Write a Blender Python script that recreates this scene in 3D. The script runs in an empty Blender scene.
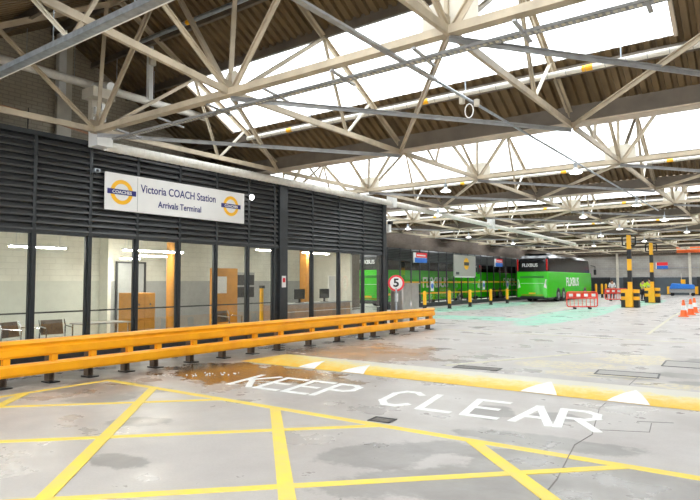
import bpy, bmesh, math, random
from mathutils import Vector, Matrix
random.seed(7)
PI = math.pi
col = bpy.context.scene.collection
scene = bpy.context.scene

# ------------------------------------------------------------------ materials
def newmat(name):
    m = bpy.data.materials.new(name); m.use_nodes = True
    nt = m.node_tree; b = nt.nodes['Principled BSDF']
    return m, nt, b

def N(nt, t, **kw):
    n = nt.nodes.new(t)
    for k, v in kw.items(): setattr(n, k, v)
    return n

def L(nt, a, b): nt.links.new(a, b)

def mat(name, c, rough=.5, metal=0, var=.12, scale=6, dirt=None, bump=0, spec=.5, emit=None, es=1):
    """procedural paint / metal with a noise-driven tone and roughness variation"""
    m, nt, b = newmat(name)
    tc = N(nt, 'ShaderNodeTexCoord'); no = N(nt, 'ShaderNodeTexNoise')
    no.inputs['Scale'].default_value = scale; no.inputs['Detail'].default_value = 5
    L(nt, tc.outputs['Object'], no.inputs['Vector'])
    cr = N(nt, 'ShaderNodeValToRGB')
    d = dirt or tuple(x*(1-var*2) for x in c)
    cr.color_ramp.elements[0].position = .3; cr.color_ramp.elements[0].color = (*d, 1)
    cr.color_ramp.elements[1].position = .62; cr.color_ramp.elements[1].color = (*c, 1)
    L(nt, no.outputs['Fac'], cr.inputs['Fac']); L(nt, cr.outputs['Color'], b.inputs['Base Color'])
    b.inputs['Roughness'].default_value = rough; b.inputs['Metallic'].default_value = metal
    b.inputs['Specular IOR Level'].default_value = spec
    if bump:
        bp = N(nt, 'ShaderNodeBump'); bp.inputs['Strength'].default_value = bump
        L(nt, no.outputs['Fac'], bp.inputs['Height']); L(nt, bp.outputs['Normal'], b.inputs['Normal'])
    if emit:
        b.inputs['Emission Color'].default_value = (*emit, 1); b.inputs['Emission Strength'].default_value = es
    return m

M = {}
M['cream'] = mat('cream_paint', (.50, .415, .30), .55, var=.14, scale=3, bump=.05)
M['creamlight'] = mat('pale_cream_paint', (.62, .57, .47), .5, var=.08, scale=4)
M['steelgrey'] = mat('grey_steel', (.34, .34, .34), .45, .3, var=.12)
M['galv'] = mat('galvanised_steel', (.42, .46, .50), .35, .65, var=.15, scale=12)
M['duct'] = mat('white_duct', (.80, .77, .70), .4, var=.07, scale=8)
M['white'] = mat('white_enamel', (.82, .82, .80), .35, var=.04)
M['sheet'] = mat('roof_sheet', (.165, .108, .050), .6, var=.16, scale=2.2, bump=.05)
M['gutter'] = mat('gutter_steel', (.15, .12, .09), .6, var=.15, scale=3)
M['gutterlip'] = mat('gutter_lip', (.60, .50, .40), .55, var=.1, scale=3)
M['charcoal'] = mat('charcoal_louvre', (.088, .090, .090), .38, .25, var=.1, scale=5)
M['charpost'] = mat('charcoal_frame', (.040, .044, .048), .4, .25, var=.1)
M['black'] = mat('black_paint', (.012, .012, .013), .45, var=.1)
M['rubber'] = mat('rubber', (.015, .015, .016), .8, var=.1)
M['rail'] = mat('yellow_rail_paint', (1.0, .43, .004), .38, var=.03, scale=3, dirt=(.88, .34, .004))
M['postbrown'] = mat('rusty_post', (.16, .11, .075), .7, var=.25, scale=9)
M['yellow'] = mat('yellow_paint', (1.0, .50, .01), .45, var=.04)
M['red'] = mat('red_plastic', (.85, .055, .03), .4, var=.05)
M['orange'] = mat('orange_plastic', (1.0, .17, .03), .45, var=.05)
M['signwhite'] = mat('sign_white', (.80, .79, .77), .4, var=.015)
M['signgrey'] = mat('sign_grey', (.42, .40, .36), .45, var=.03)
M['navy'] = mat('navy_vinyl', (.012, .012, .16), .4, var=.02)
M['signyellow'] = mat('sign_yellow', (.95, .50, .01), .4, var=.02)
M['signred'] = mat('sign_red', (.75, .02, .03), .4, var=.02)
M['signblue'] = mat('sign_blue', (.02, .14, .55), .4, var=.02)
M['busgreen'] = mat('green_coach_paint', (.045, .56, .01), .22, var=.03, scale=2)
M['busglass'] = mat('dark_coach_glass', (.010, .010, .012), .16, var=.1)
M['lens'] = mat('red_lens', (.55, .01, .01), .2, var=.05)
M['lensclear'] = mat('clear_lens', (.75, .72, .68), .15, var=.05)
M['chrome'] = mat('chrome', (.75, .75, .76), .15, 1, var=.03)
M['stainless'] = mat('stainless', (.55, .53, .50), .3, .9, var=.08, scale=5)
M['hivis'] = mat('hi_vis_yellow', (.72, .92, .03), .7, var=.05)
M['trousers'] = mat('dark_trousers', (.015, .018, .03), .85, var=.1)
M['skin'] = mat('skin', (.50, .28, .18), .6, var=.05)
M['hair'] = mat('dark_hair', (.02, .014, .01), .8, var=.1)
M['shirt'] = mat('pale_shirt', (.7, .7, .72), .8, var=.05)
M['tilewhite'] = mat('interior_cream', (.72, .71, .62), .6, var=.04)
M['intgrey'] = mat('interior_grey', (.36, .37, .36), .6, var=.05)
M['intpale'] = mat('interior_pale_green', (.60, .62, .55), .6, var=.03)
M['intorange'] = mat('interior_orange', (.60, .27, .04), .55, var=.08)
M['woodpink'] = mat('desk_laminate', (.46, .32, .24), .5, var=.08)
M['bluecover'] = mat('blue_cover', (.02, .20, .70), .6, var=.1)
M['lamp'] = mat('lamp_glow', (.9, .9, .9), .4, emit=(1, .98, .95), es=6)
M['striplamp'] = mat('strip_lamp_glow', (.9, .9, .9), .4, emit=(1, .97, .9), es=50)
M['roadyellow'] = mat('road_yellow', (.86, .64, .08), .6, var=.0, scale=5, dirt=(.76, .58, .16), bump=.1)
M['roadwhite'] = mat('road_white', (.90, .90, .88), .55, scale=7, dirt=(.80, .79, .75), bump=.1)
M['roadworn'] = mat('worn_cream_paint', (.74, .70, .52), .6, scale=7, dirt=(.50, .47, .40), bump=.1)
M['mint'] = mat('mint_floor_paint', (.22, .62, .42), .35, scale=.9, dirt=(.50, .60, .50))
M['iron'] = mat('cast_iron', (.20, .18, .16), .5, .4, var=.2, scale=20)
M['copper'] = mat('copper_pipe', (.45, .25, .16), .4, .5, var=.15)
M['concrete'] = mat('wall_concrete', (.46, .44, .41), .75, var=.08, scale=1.5)
M['walldark'] = mat('blue_grey_wall', (.075, .095, .11), .6, var=.1, scale=1)
M['cone_w'] = mat('reflective_white', (.85, .85, .85), .4, var=.03)

def glass(name, base=.04, edge=.6, tint=(1, 1, 1), rough=0.02):
    m = bpy.data.materials.new(name); m.use_nodes = True; nt = m.node_tree
    nt.nodes.remove(nt.nodes['Principled BSDF'])
    out = nt.nodes['Material Output']
    tr = N(nt, 'ShaderNodeBsdfTransparent'); tr.inputs['Color'].default_value = (*tint, 1)
    gl = N(nt, 'ShaderNodeBsdfGlossy'); gl.inputs['Roughness'].default_value = rough
    lw = N(nt, 'ShaderNodeLayerWeight'); lw.inputs['Blend'].default_value = .5
    pw = N(nt, 'ShaderNodeMath', operation='POWER'); pw.inputs[1].default_value = 4
    ma = N(nt, 'ShaderNodeMath', operation='MULTIPLY_ADD'); ma.inputs[1].default_value = edge; ma.inputs[2].default_value = base
    mx = N(nt, 'ShaderNodeMixShader')
    L(nt, lw.outputs['Facing'], pw.inputs[0]); L(nt, pw.outputs[0], ma.inputs[0]); L(nt, ma.outputs[0], mx.inputs[0])
    L(nt, tr.outputs[0], mx.inputs[1]); L(nt, gl.outputs[0], mx.inputs[2]); L(nt, mx.outputs[0], out.inputs[0])
    return m
def patterned(name):
    m = bpy.data.materials.new(name); m.use_nodes = True; nt = m.node_tree
    nt.nodes.remove(nt.nodes['Principled BSDF'])
    tr = N(nt, 'ShaderNodeBsdfTransparent'); tr.inputs['Color'].default_value = (.98, .99, .99, 1)
    tl = N(nt, 'ShaderNodeBsdfTranslucent'); tl.inputs['Color'].default_value = (.95, .96, .96, 1)
    mx = N(nt, 'ShaderNodeMixShader'); mx.inputs[0].default_value = .30
    L(nt, tr.outputs[0], mx.inputs[1]); L(nt, tl.outputs[0], mx.inputs[2]); L(nt, mx.outputs[0], nt.nodes['Material Output'].inputs[0])
    return m
M['glass'] = glass('window_glass', .06, .5, (.96, .97, .95))
M['skyglass'] = patterned('patterned_skylight_glass')

def brick_mat(name, c1, c2, mortar, scale=1.0, axis='YZ', bw=.24, bh=.085, ms=.012):
    m, nt, b = newmat(name)
    tc = N(nt, 'ShaderNodeTexCoord'); sp = N(nt, 'ShaderNodeSeparateXYZ'); cb = N(nt, 'ShaderNodeCombineXYZ')
    L(nt, tc.outputs['Object'], sp.inputs[0])
    L(nt, sp.outputs[{'Y': 1, 'X': 0}[axis[0]]], cb.inputs[0]); L(nt, sp.outputs[2], cb.inputs[1])
    br = N(nt, 'ShaderNodeTexBrick'); br.inputs['Scale'].default_value = scale
    br.inputs['Brick Width'].default_value = bw; br.inputs['Row Height'].default_value = bh; br.inputs['Mortar Size'].default_value = ms
    br.inputs['Color1'].default_value = (*c1, 1); br.inputs['Color2'].default_value = (*c2, 1); br.inputs['Mortar'].default_value = (*mortar, 1)
    L(nt, cb.outputs[0], br.inputs['Vector'])
    no = N(nt, 'ShaderNodeTexNoise'); no.inputs['Scale'].default_value = .8; no.inputs['Detail'].default_value = 6
    L(nt, tc.outputs['Object'], no.inputs['Vector'])
    mx = N(nt, 'ShaderNodeMix', data_type='RGBA', blend_type='MULTIPLY'); mx.inputs[0].default_value = .6
    cr = N(nt, 'ShaderNodeValToRGB'); cr.color_ramp.elements[0].position = .3; cr.color_ramp.elements[0].color = (.55, .52, .48, 1); cr.color_ramp.elements[1].position = .65
    L(nt, no.outputs['Fac'], cr.inputs[0]); L(nt, br.outputs['Color'], mx.inputs[6]); L(nt, cr.outputs[0], mx.inputs[7])
    L(nt, mx.outputs[2], b.inputs['Base Color']); b.inputs['Roughness'].default_value = .8
    bp = N(nt, 'ShaderNodeBump'); bp.inputs['Strength'].default_value = .3; bp.inputs['Distance'].default_value = .01
    L(nt, br.outputs['Fac'], bp.inputs['Height']); bp.invert = True; L(nt, bp.outputs[0], b.inputs['Normal'])
    return m
M['brick'] = brick_mat('painted_brick', (.50, .445, .34), (.44, .39, .30), (.36, .315, .245))
M['brickbrown'] = brick_mat('brown_brick', (.20, .15, .115), (.15, .11, .085), (.18, .155, .13))
M['tiles'] = brick_mat('white_wall_tiles', (.76, .76, .67), (.73, .73, .65), (.60, .60, .53), bw=.3, bh=.15, ms=.005)
M['blockwall_y'] = brick_mat('painted_blockwork_side', (.46, .43, .38), (.42, .40, .35), (.30, .29, .27), axis='YZ', bw=.5, bh=.25)
M['blockwall'] = brick_mat('painted_blockwork', (.44, .42, .38), (.41, .39, .355), (.34, .32, .29), axis='XZ', bw=.5, bh=.25)

def floor_mat():
    m, nt, b = newmat('hall_concrete')
    tc = N(nt, 'ShaderNodeTexCoord')
    def noise(scale, detail=6, rough=.6, vec=None, dist=0):
        n = N(nt, 'ShaderNodeTexNoise'); n.inputs['Scale'].default_value = scale; n.inputs['Detail'].default_value = detail
        n.inputs['Roughness'].default_value = rough; n.inputs['Distortion'].default_value = dist
        L(nt, vec or tc.outputs['Object'], n.inputs['Vector']); return n.outputs['Fac']
    def ramp(fac, p0, p1, c0=(0, 0, 0), c1=(1, 1, 1)):
        r = N(nt, 'ShaderNodeValToRGB'); e = r.color_ramp.elements
        e[0].position = p0; e[1].position = p1; e[0].color = (*c0, 1); e[1].color = (*c1, 1)
        L(nt, fac, r.inputs[0]); return r.outputs[0]
    def mix(fac, a, bb, mode='MIX', f=None):
        x = N(nt, 'ShaderNodeMix', data_type='RGBA', blend_type=mode)
        if fac is None: x.inputs[0].default_value = f
        else: L(nt, fac, x.inputs[0])
        for i, v in ((6, a), (7, bb)):
            if isinstance(v, tuple): x.inputs[i].default_value = (*v, 1)
            else: L(nt, v, x.inputs[i])
        return x.outputs[2]
    def math_(op, a, bb=None):
        x = N(nt, 'ShaderNodeMath', operation=op)
        for i, v in ((0, a), (1, bb)):
            if v is None: continue
            if isinstance(v, (int, float)): x.inputs[i].default_value = v
            else: L(nt, v, x.inputs[i])
        return x.outputs[0]
    edge = noise(1.7, 9, .68)
    def blob(cx, cy, rx, ry, rot=0, soft=.12, ns=.5):
        """1 inside a ragged ellipse lying on the slab"""
        mp = N(nt, 'ShaderNodeMapping'); mp.vector_type = 'TEXTURE'
        mp.inputs['Location'].default_value = (cx, cy, 0); mp.inputs['Rotation'].default_value = (0, 0, rot); mp.inputs['Scale'].default_value = (rx, ry, 50)
        L(nt, tc.outputs['Object'], mp.inputs['Vector'])
        ln = N(nt, 'ShaderNodeVectorMath', operation='LENGTH'); L(nt, mp.outputs[0], ln.inputs[0])
        d = math_('ADD', ln.outputs['Value'], math_('MULTIPLY', math_('SUBTRACT', edge, .5), ns*5))
        mr = N(nt, 'ShaderNodeMapRange'); mr.inputs['From Min'].default_value = 1-soft; mr.inputs['From Max'].default_value = 1+soft
        mr.inputs['To Min'].default_value = 1; mr.inputs['To Max'].default_value = 0; L(nt, d, mr.inputs['Value'])
        return mr.outputs[0]
    big = ramp(noise(.35, 5, .6), .35, .68, (.445, .405, .38), (.56, .52, .48))
    fine = ramp(noise(45, 3), .3, .7, (.86, .86, .86), (1, 1, 1))
    c = mix(None, big, fine, 'MULTIPLY', .7)
    mid = ramp(noise(.7, 8, .7, dist=.4), .45, .78)
    c = mix(math_('MULTIPLY', mid, .35), c, (.40, .375, .35))
    # worn tarmac patches
    for a in ((-1.35, 5.0, 1.15, .62, .25), (-1.9, 5.95, .85, .25, .1), (-3.0, 4.6, .55, .35, .7), (-2.6, 5.15, .5, .25, .4), (-1.9, 4.3, .6, .35, .5), (-6.0, 4.1, .35, .22, .6), (-2.3, 4.2, .9, .35, .7), (-8.3, 5.0, .9, .5, .3),
              (-7.6, 4.6, .5, .25, .8), (-.4, 4.6, .6, .8, 0), (-4.9, 3.1, .3, .22, .3), (-2.9, 6.9, .3, .35, .2), (-2.2, 7.1, .3, .25, .2)):
        c = mix(math_('MULTIPLY', blob(*a), .85), c, (.27, .25, .23))
    # straw-coloured scuffed paint and grey patches beyond the hump
    for a in ((-2.6, 10.6, .8, .35, .1), (-3.3, 11.6, 1.0, .5, .2), (-1.3, 9.4+.8, .5, .3, 0), (-2.4, 13.2, .7, .8, .3)):
        c = mix(math_('MULTIPLY', math_('MULTIPLY', blob(*a), ramp(noise(9, 6, .7), .42, .56)), .8), c, (.72, .62, .36))
    for a in ((-1.3, 11.4, .45, .3, 0), (-2.2, 10.55, .6, .12, .1), (-1.3, 13.2, .35, .9, 0), (-1.0, 10.6, .5, .2, .1)):
        c = mix(math_('MULTIPLY', blob(*a), .75), c, (.22, .205, .185))
    # long tyre streaks running across the lanes
    mp = N(nt, 'ShaderNodeMapping'); mp.inputs['Scale'].default_value = (.10, .5, 1); mp.inputs['Rotation'].default_value = (0, 0, .25)
    L(nt, tc.outputs['Object'], mp.inputs['Vector'])
    streak = ramp(noise(1.2, 7, .65, mp.outputs[0]), .52, .66)
    far = blob(-6, 22, 12, 13, 0, .1, .3)
    c = mix(math_('MULTIPLY', math_('MULTIPLY', streak, far), .35), c, (.36, .33, .29))
    # brown wet dirt by the guard rail, the rail's yellow reflection painted in
    wet = blob(-7.75, 7.35, 1.75, 1.0, .12, .12, .5); wet2 = blob(-7.6, 11.0, 1.9, 1.6, .2, .3, .6); wet3 = blob(-6.4, 7.6, 1.1, .35, .05, .2, .5)
    wetd = math_('MULTIPLY', wet, ramp(noise(3.5, 6, .6), .36, .55))
    c = mix(math_('MULTIPLY', wet3, .6), c, (.30, .19, .10))
    c = mix(math_('MULTIPLY', wet2, .5), c, (.38, .28, .19))
    c = mix(math_('MULTIPLY', wet, .9), c, (.26, .15, .055))
    c = mix(math_('MULTIPLY', wetd, .7), c, (.085, .055, .03))
    # dark strip of grime under the rail
    rl = blob(-9.95, 10, 1.1, 9, 0, .25, .5)
    c = mix(math_('MULTIPLY', rl, .75), c, (.15, .135, .12))
    # mint painted walkways
    mint = math_('MAXIMUM', blob(-8.1, 30, 1.3, 9, .06, .05, .06), math_('MAXIMUM', blob(-11, 24.2, 3.0, 1.3, -.1, .1, .3), blob(-15.5, 36, 1.6, 9, .05, .1, .25)))
    mint = math_('MAXIMUM', mint, blob(-7.9, 46, 1.0, 9, 0, .06, .05))
    c = mix(math_('MULTIPLY', math_('MULTIPLY', mint, ramp(noise(1.5, 6), .3, .5)), .8), c, (.22, .62, .44))
    # joints in the slab every few metres
    L(nt, c, b.inputs['Base Color'])
    r0 = ramp(noise(.9, 6, .6), .38, .66, (.24, .24, .24), (.6, .6, .6))
    rr = math_('MULTIPLY', r0, math_('SUBTRACT', 1.0, math_('MULTIPLY', math_('MAXIMUM', wet, math_('MAXIMUM', math_('MULTIPLY', wet2, .8), wet3)), .72)))
    L(nt, rr, b.inputs['Roughness'])
    bp = N(nt, 'ShaderNodeBump'); bp.inputs['Strength'].default_value = .12; bp.inputs['Distance'].default_value = .02
    L(nt, noise(14, 6), bp.inputs['Height']); L(nt, bp.outputs[0], b.inputs['Normal'])
    return m
M['floor'] = floor_mat()

def hump_mat():
    m, nt, b = newmat('worn_hump_paint')
    tc = N(nt, 'ShaderNodeTexCoord'); sp = N(nt, 'ShaderNodeSeparateXYZ'); L(nt, tc.outputs['Object'], sp.inputs[0])
    no = N(nt, 'ShaderNodeTexNoise'); no.inputs['Scale'].default_value = 7; no.inputs['Detail'].default_value = 10; no.inputs['Roughness'].default_value = .7
    L(nt, tc.outputs['Object'], no.inputs['Vector'])
    # paint is worn off along the middle of the crossing and on the crown
    mr = N(nt, 'ShaderNodeMapRange'); mr.inputs['From Min'].default_value = 8.5; mr.inputs['From Max'].default_value = 9.5
    L(nt, sp.outputs[1], mr.inputs['Value'])
    mr2 = N(nt, 'ShaderNodeMapRange'); mr2.inputs['From Min'].default_value = -9.5; mr2.inputs['From Max'].default_value = -5.5; L(nt, sp.outputs[0], mr2.inputs['Value'])
    mu = N(nt, 'ShaderNodeMath', operation='MULTIPLY'); L(nt, mr.outputs[0], mu.inputs[0]); L(nt, mr2.outputs[0], mu.inputs[1])
    ad = N(nt, 'ShaderNodeMath', operation='ADD'); L(nt, mu.outputs[0], ad.inputs[0]); L(nt, no.outputs['Fac'], ad.inputs[1])
    cr = N(nt, 'ShaderNodeValToRGB'); e = cr.color_ramp.elements
    e[0].position = .50; e[0].color = (.84, .50, .03, 1); e[1].position = 1.1; e[1].color = (.70, .66, .56, 1)
    x = e.new(.85); x.color = (.80, .68, .28, 1)
    L(nt, ad.outputs[0], cr.inputs[0]); L(nt, cr.outputs[0], b.inputs['Base Color']); b.inputs['Roughness'].default_value = .5
    bp = N(nt, 'ShaderNodeBump'); bp.inputs['Strength'].default_value = .25; n2 = N(nt, 'ShaderNodeTexNoise'); n2.inputs['Scale'].default_value = 30
    L(nt, tc.outputs['Object'], n2.inputs['Vector']); L(nt, n2.outputs['Fac'], bp.inputs['Height']); L(nt, bp.outputs[0], b.inputs['Normal'])
    return m
M['hump'] = hump_mat()

# ------------------------------------------------------------------ mesh helpers
class MB:
    def __init__(s): s.v = []; s.f = []; s.m = []
    def add(s, vs, fs, mi=0):
        o = len(s.v); s.v += [tuple(v) for v in vs]
        for f in fs: s.f.append([i+o for i in f]); s.m.append(mi)
        return s
    def box(s, x0, x1, y0, y1, z0, z1, mi=0):
        x0, x1 = sorted((x0, x1)); y0, y1 = sorted((y0, y1)); z0, z1 = sorted((z0, z1))
        return s.add([(x0, y0, z0), (x1, y0, z0), (x1, y1, z0), (x0, y1, z0), (x0, y0, z1), (x1, y0, z1), (x1, y1, z1), (x0, y1, z1)],
                     [(0, 3, 2, 1), (4, 5, 6, 7), (0, 1, 5, 4), (1, 2, 6, 5), (2, 3, 7, 6), (3, 0, 4, 7)], mi)
    def sweep(s, p, q, prof, up=(0, 0, 1), mi=0, cap=True):
        p = Vector(p); q = Vector(q); d = (q-p).normalized(); u = Vector(up)
        if abs(d.dot(u)) > .98: u = Vector((1, 0, 0)) if abs(d.x) < .9 else Vector((0, 1, 0))
        a = d.cross(u).normalized(); b = a.cross(d).normalized()
        n = len(prof); vs = [p+a*x+b*y for x, y in prof]+[q+a*x+b*y for x, y in prof]
        fs = [(i, (i+1) % n, n+(i+1) % n, n+i) for i in range(n)]
        if cap: fs += [tuple(range(n))[::-1], tuple(range(n, 2*n))]
        return s.add(vs, fs, mi)
    def bar(s, p, q, w, h=None, up=(0, 0, 1), mi=0):
        h = h or w; return s.sweep(p, q, [(-w/2, -h/2), (w/2, -h/2), (w/2, h/2), (-w/2, h/2)], up, mi)
    def angle(s, p, q, w, t=.012, up=(0, 0, 1), mi=0):      # tee made of back-to-back angles
        return s.sweep(p, q, [(-w/2, 0), (-w/2, -t), (-t/1.2, -t), (-t/1.2, -w*.8), (t/1.2, -w*.8), (t/1.2, -t), (w/2, -t), (w/2, 0)], up, mi)
    def ibeam(s, p, q, w, h, t=.014, up=(0, 0, 1), mi=0):
        a, b = w/2, h/2
        return s.sweep(p, q, [(-a, -b), (a, -b), (a, -b+t), (t/2, -b+t), (t/2, b-t), (a, b-t), (a, b), (-a, b), (-a, b-t), (-t/2, b-t), (-t/2, -b+t), (-a, -b+t)], up, mi)
    def tube(s, p, q, r, n=12, mi=0, r2=None):
        r2 = r if r2 is None else r2
        p = Vector(p); q = Vector(q); d = (q-p).normalized(); u = Vector((0, 0, 1)) if abs(d.z) < .95 else Vector((1, 0, 0))
        a = d.cross(u).normalized(); b = a.cross(d)
        vs = []
        for c, rr in ((p, r), (q, r2)): vs += [c+(a*math.cos(2*PI*i/n)+b*math.sin(2*PI*i/n))*rr for i in range(n)]
        return s.add(vs, [(i, (i+1) % n, n+(i+1) % n, n+i) for i in range(n)]+[tuple(range(n))[::-1], tuple(range(n, 2*n))], mi)
    def path(s, pts, r, n=8, mi=0):
        for a, b in zip(pts, pts[1:]): s.tube(a, b, r, n, mi)
        return s
    def lathe(s, c, prof, n=20, mi=0, axis='Z'):
        c = Vector(c); vs = []
        for r, h in prof:
            for i in range(n):
                a = 2*PI*i/n; x, y = r*math.cos(a), r*math.sin(a)
                vs.append(c+(Vector((x, y, h)) if axis == 'Z' else Vector((h, x, y)) if axis == 'X' else Vector((x, h, y))))
        fs = [(k*n+i, k*n+(i+1) % n, (k+1)*n+(i+1) % n, (k+1)*n+i) for k in range(len(prof)-1) for i in range(n)]
        return s.add(vs, fs+[tuple(range(n)), tuple(range((len(prof)-1)*n, len(prof)*n))[::-1]], mi)
    def poly(s, pts, h, mi=0, ax=2):
        """prism of a polygon, extruded by h along axis ax"""
        n = len(pts); vs = [Vector(p) for p in pts]; e = Vector((0, 0, 0)); e[ax] = h
        vs2 = [v+e for v in vs]
        return s.add(vs+vs2, [tuple(range(n))[::-1], tuple(range(n, 2*n))]+[(i, (i+1) % n, n+(i+1) % n, n+i) for i in range(n)], mi)
    def build(s, name, m, parent=None, bevel=0, smooth=False, seg=2):
        me = bpy.data.meshes.new(name); me.from_pydata(s.v, [], s.f); me.update()
        ms = m if isinstance(m, (list, tuple)) else [m]
        for x in ms: me.materials.append(M[x] if isinstance(x, str) else x)
        if len(ms) > 1: me.polygons.foreach_set('material_index', s.m)
        bm = bmesh.new(); bm.from_mesh(me); bmesh.ops.recalc_face_normals(bm, faces=bm.faces)
        if bevel:
            ed = [e for e in bm.edges if len(e.link_faces) == 2 and e.calc_face_angle(0) > .5]
            bmesh.ops.bevel(bm, geom=ed, offset=bevel, segments=seg, affect='EDGES', profile=.5)
        bm.to_mesh(me); bm.free()
        if smooth:
            me.polygons.foreach_set('use_smooth', [True]*len(me.polygons))
            try: me.set_sharp_from_angle(angle=.7)
            except Exception: pass
        o = bpy.data.objects.new(name, me); col.objects.link(o)
        if parent: o.parent = parent
        return o

def tag(o, label=None, cat=None, group=None, kind=None):
    if label: o['label'] = label
    if cat: o['category'] = cat
    if group: o['group'] = group
    if kind: o['kind'] = kind
    return o
def empty(name, loc=(0, 0, 0), rz=0):
    o = bpy.data.objects.new(name, None); col.objects.link(o); o.location = loc; o.rotation_euler = (0, 0, rz); o.empty_display_size = .2
    return o
def copy_tree(o, parent=None):
    c = o.copy(); col.objects.link(c)
    if parent: c.parent = parent
    for ch in [x for x in bpy.data.objects if x.parent == o]: copy_tree(ch, c)
    return c
KIDS = {}
def quick_copy(root, kids, loc, rz=None):
    c = root.copy(); col.objects.link(c); c.location = loc
    if rz is not None: c.rotation_euler = (0, 0, rz)
    for k in kids:
        d = k.copy(); col.objects.link(d); d.parent = c
    return c
def struct(o): o['kind'] = 'structure'; return o

def text(s, size, loc, rot, m, name='lettering', parent=None, extrude=.002, align='LEFT', sx=1.0, spacing=1.0, bold=0):
    cu = bpy.data.curves.new(name, 'FONT'); cu.body = s; cu.size = size; cu.extrude = extrude; cu.align_x = align; cu.align_y = 'CENTER'
    cu.space_character = spacing; cu.offset = bold; cu.resolution_u = 4
    t = bpy.data.objects.new(name, cu); col.objects.link(t); bpy.context.view_layer.update()
    me = bpy.data.meshes.new_from_object(t.evaluated_get(bpy.context.evaluated_depsgraph_get()))
    bpy.data.objects.remove(t); bpy.data.curves.remove(cu)
    me.materials.clear(); me.materials.append(M[m])
    o = bpy.data.objects.new(name, me); col.objects.link(o)
    o.location = loc; o.rotation_euler = rot; o.scale = (sx, 1, 1)
    if parent: o.parent = parent
    return o
FX = (PI/2, 0, PI/2)      # lettering that faces +X
FY = (PI/2, 0, 0)         # lettering that faces -Y

# ------------------------------------------------------------------ camera, sky
cd = bpy.data.cameras.new('camera'); cam = bpy.data.objects.new('camera', cd); col.objects.link(cam)
yaw, pitch, roll = math.radians(36.094), math.radians(3.139), math.radians(-.206)
fw = Vector((-math.sin(yaw)*math.cos(pitch), math.cos(yaw)*math.cos(pitch), math.sin(pitch)))
rt = Vector((math.cos(yaw), math.sin(yaw), 0)); up = rt.cross(fw)
r2 = rt*math.cos(roll)+up*math.sin(roll); u2 = -rt*math.sin(roll)+up*math.cos(roll)
cam.matrix_world = Matrix(((r2.x, u2.x, -fw.x, 0), (r2.y, u2.y, -fw.y, 0), (r2.z, u2.z, -fw.z, 1.6), (0, 0, 0, 1)))
cd.sensor_width = 36; cd.lens = 36*585/700; cd.clip_end = 400; cd.clip_start = .05
scene.camera = cam
w = bpy.data.worlds.new('overcast_sky'); scene.world = w; w.use_nodes = True
bg = w.node_tree.nodes['Background']; bg.inputs[0].default_value = (.93, .97, 1.0, 1); bg.inputs[1].default_value = 3.7
scene.view_settings.view_transform = 'Standard'; scene.view_settings.look = 'None'
scene.view_settings.exposure = 0.86; scene.view_settings.gamma = 1; scene.view_settings.use_curve_mapping = False

# ------------------------------------------------------------------ layout constants (metres)
YG, P = 6.11, 9.26            # first girder line, bay length
ZC = 4.53                     # bottom chord level
ZR, ZV = 7.42, 4.75           # ridge and valley of the roof
YV = 11.26                    # first valley beyond the camera
YRO = .42                     # ridge offset from girder line
XN = [-17.89, -14.17, -10.45, -6.73, -3.01, .71, 4.43]
XL, XR = -20.0, 9.0
XF = -11.2                    # terminal block facade
YF = 17.42                    # its far corner
K0, K1 = 0, 7                 # bays

# ------------------------------------------------------------------ floor and shell
fl = MB(); fl.add([(-24, -14, 0), (30, -14, 0), (30, 90, 0), (-24, 90, 0)], [(0, 1, 2, 3)])
fl.box(-24, 30, -14, 90, -.3, -.02)
floor = struct(fl.build('floor', 'floor'))
j = MB()
for pts in (((-1.95, 11.05), (-1.90, 9.9)), ((-1.88, 8.3), (-1.87, 7.9), (-1.62, 6.5), (-1.66, 6.0), (-1.5, 4.9), (-1.45, 4.2)), ((-1.35, 7.4), (-1.0, 7.55)), ((-1.6, 6.75), (-1.15, 6.95), (-1.2, 7.4))):
    for a, b in zip(pts, pts[1:]): j.bar((*a, .002), (*b, .002), .010, .003)
struct(j.build('floor_joint', 'iron', floor))

# brick wall above the block, beside the roof slopes
bw = MB()
pts = [(-13.1, -7, 4.4), (-13.1, 11.4, 4.4), (-13.1, 11.4, 4.9)]
bwp = [(-13.1, -3.0, 4.3), (-13.1, 11.3, 4.3), (-13.1, 11.3, 4.80), (-13.1, 6.53, 7.42), (-13.1, 2.0, 4.80), (-13.1, -3.0, 7.5)]
bw.poly(bwp, -.25, ax=0)
wl = struct(bw.build('wall_left', 'brick'))
pil = MB(); pil.box(-13.1, -12.98, 6.62, 6.95, 4.46, 7.1)
struct(pil.build('pilaster', 'creamlight', wl))
# return wall and hall side walls
b = MB(); b.box(-20.25, -20, 17.4, 28.4, 0, 7.4); b.box(-20.25, -20, 28.4, 60.4, 3.92, 7.4); b.box(-19.4, -19.2, 52.4, 60.4, 0, 3.88); b.box(-20.25, -20, 60.4, 76.2, 0, 7.4); b.box(-20.0, -19.2, 60.4, 60.6, 0, 3.95)
b.box(-20, -18.5, 28.4, 60.4, 3.88, 3.95); b.box(-18.6, -18.5, 28.4, 52.4, 3.62, 3.88)
struct(b.build('wall_side', 'brickbrown'))
b = MB(); b.box(-23.95, -23.7, 28.2, 60.5, 0, 3.9); b.box(-23.7, -20.25, 60.3, 60.5, 0, 3.9); b.box(-23.7, -20.25, 28.2, 28.4, 0, 3.9)
struct(b.build('wall_lane', 'tilewhite'))
b = MB(); b.box(-20, 9.2, 76, 76.25, 0, 2.0, 0); b.box(-20, 9.2, 76, 76.25, 2.0, 7.4, 1)
struct(b.build('wall_back', ['walldark', 'blockwall']))
bb = MB(); bb.box(-20, 9, 75.93, 76, 2.0, 2.12); bb.box(-20, 9, 75.93, 76, 3.05, 3.13)
struct(bb.build('trim_1', 'steelgrey'))
b = MB()
for x in (-15.5, -7.9, -3): b.box(x-.13, x+.13, 75.8, 76, 0, 6)
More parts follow.
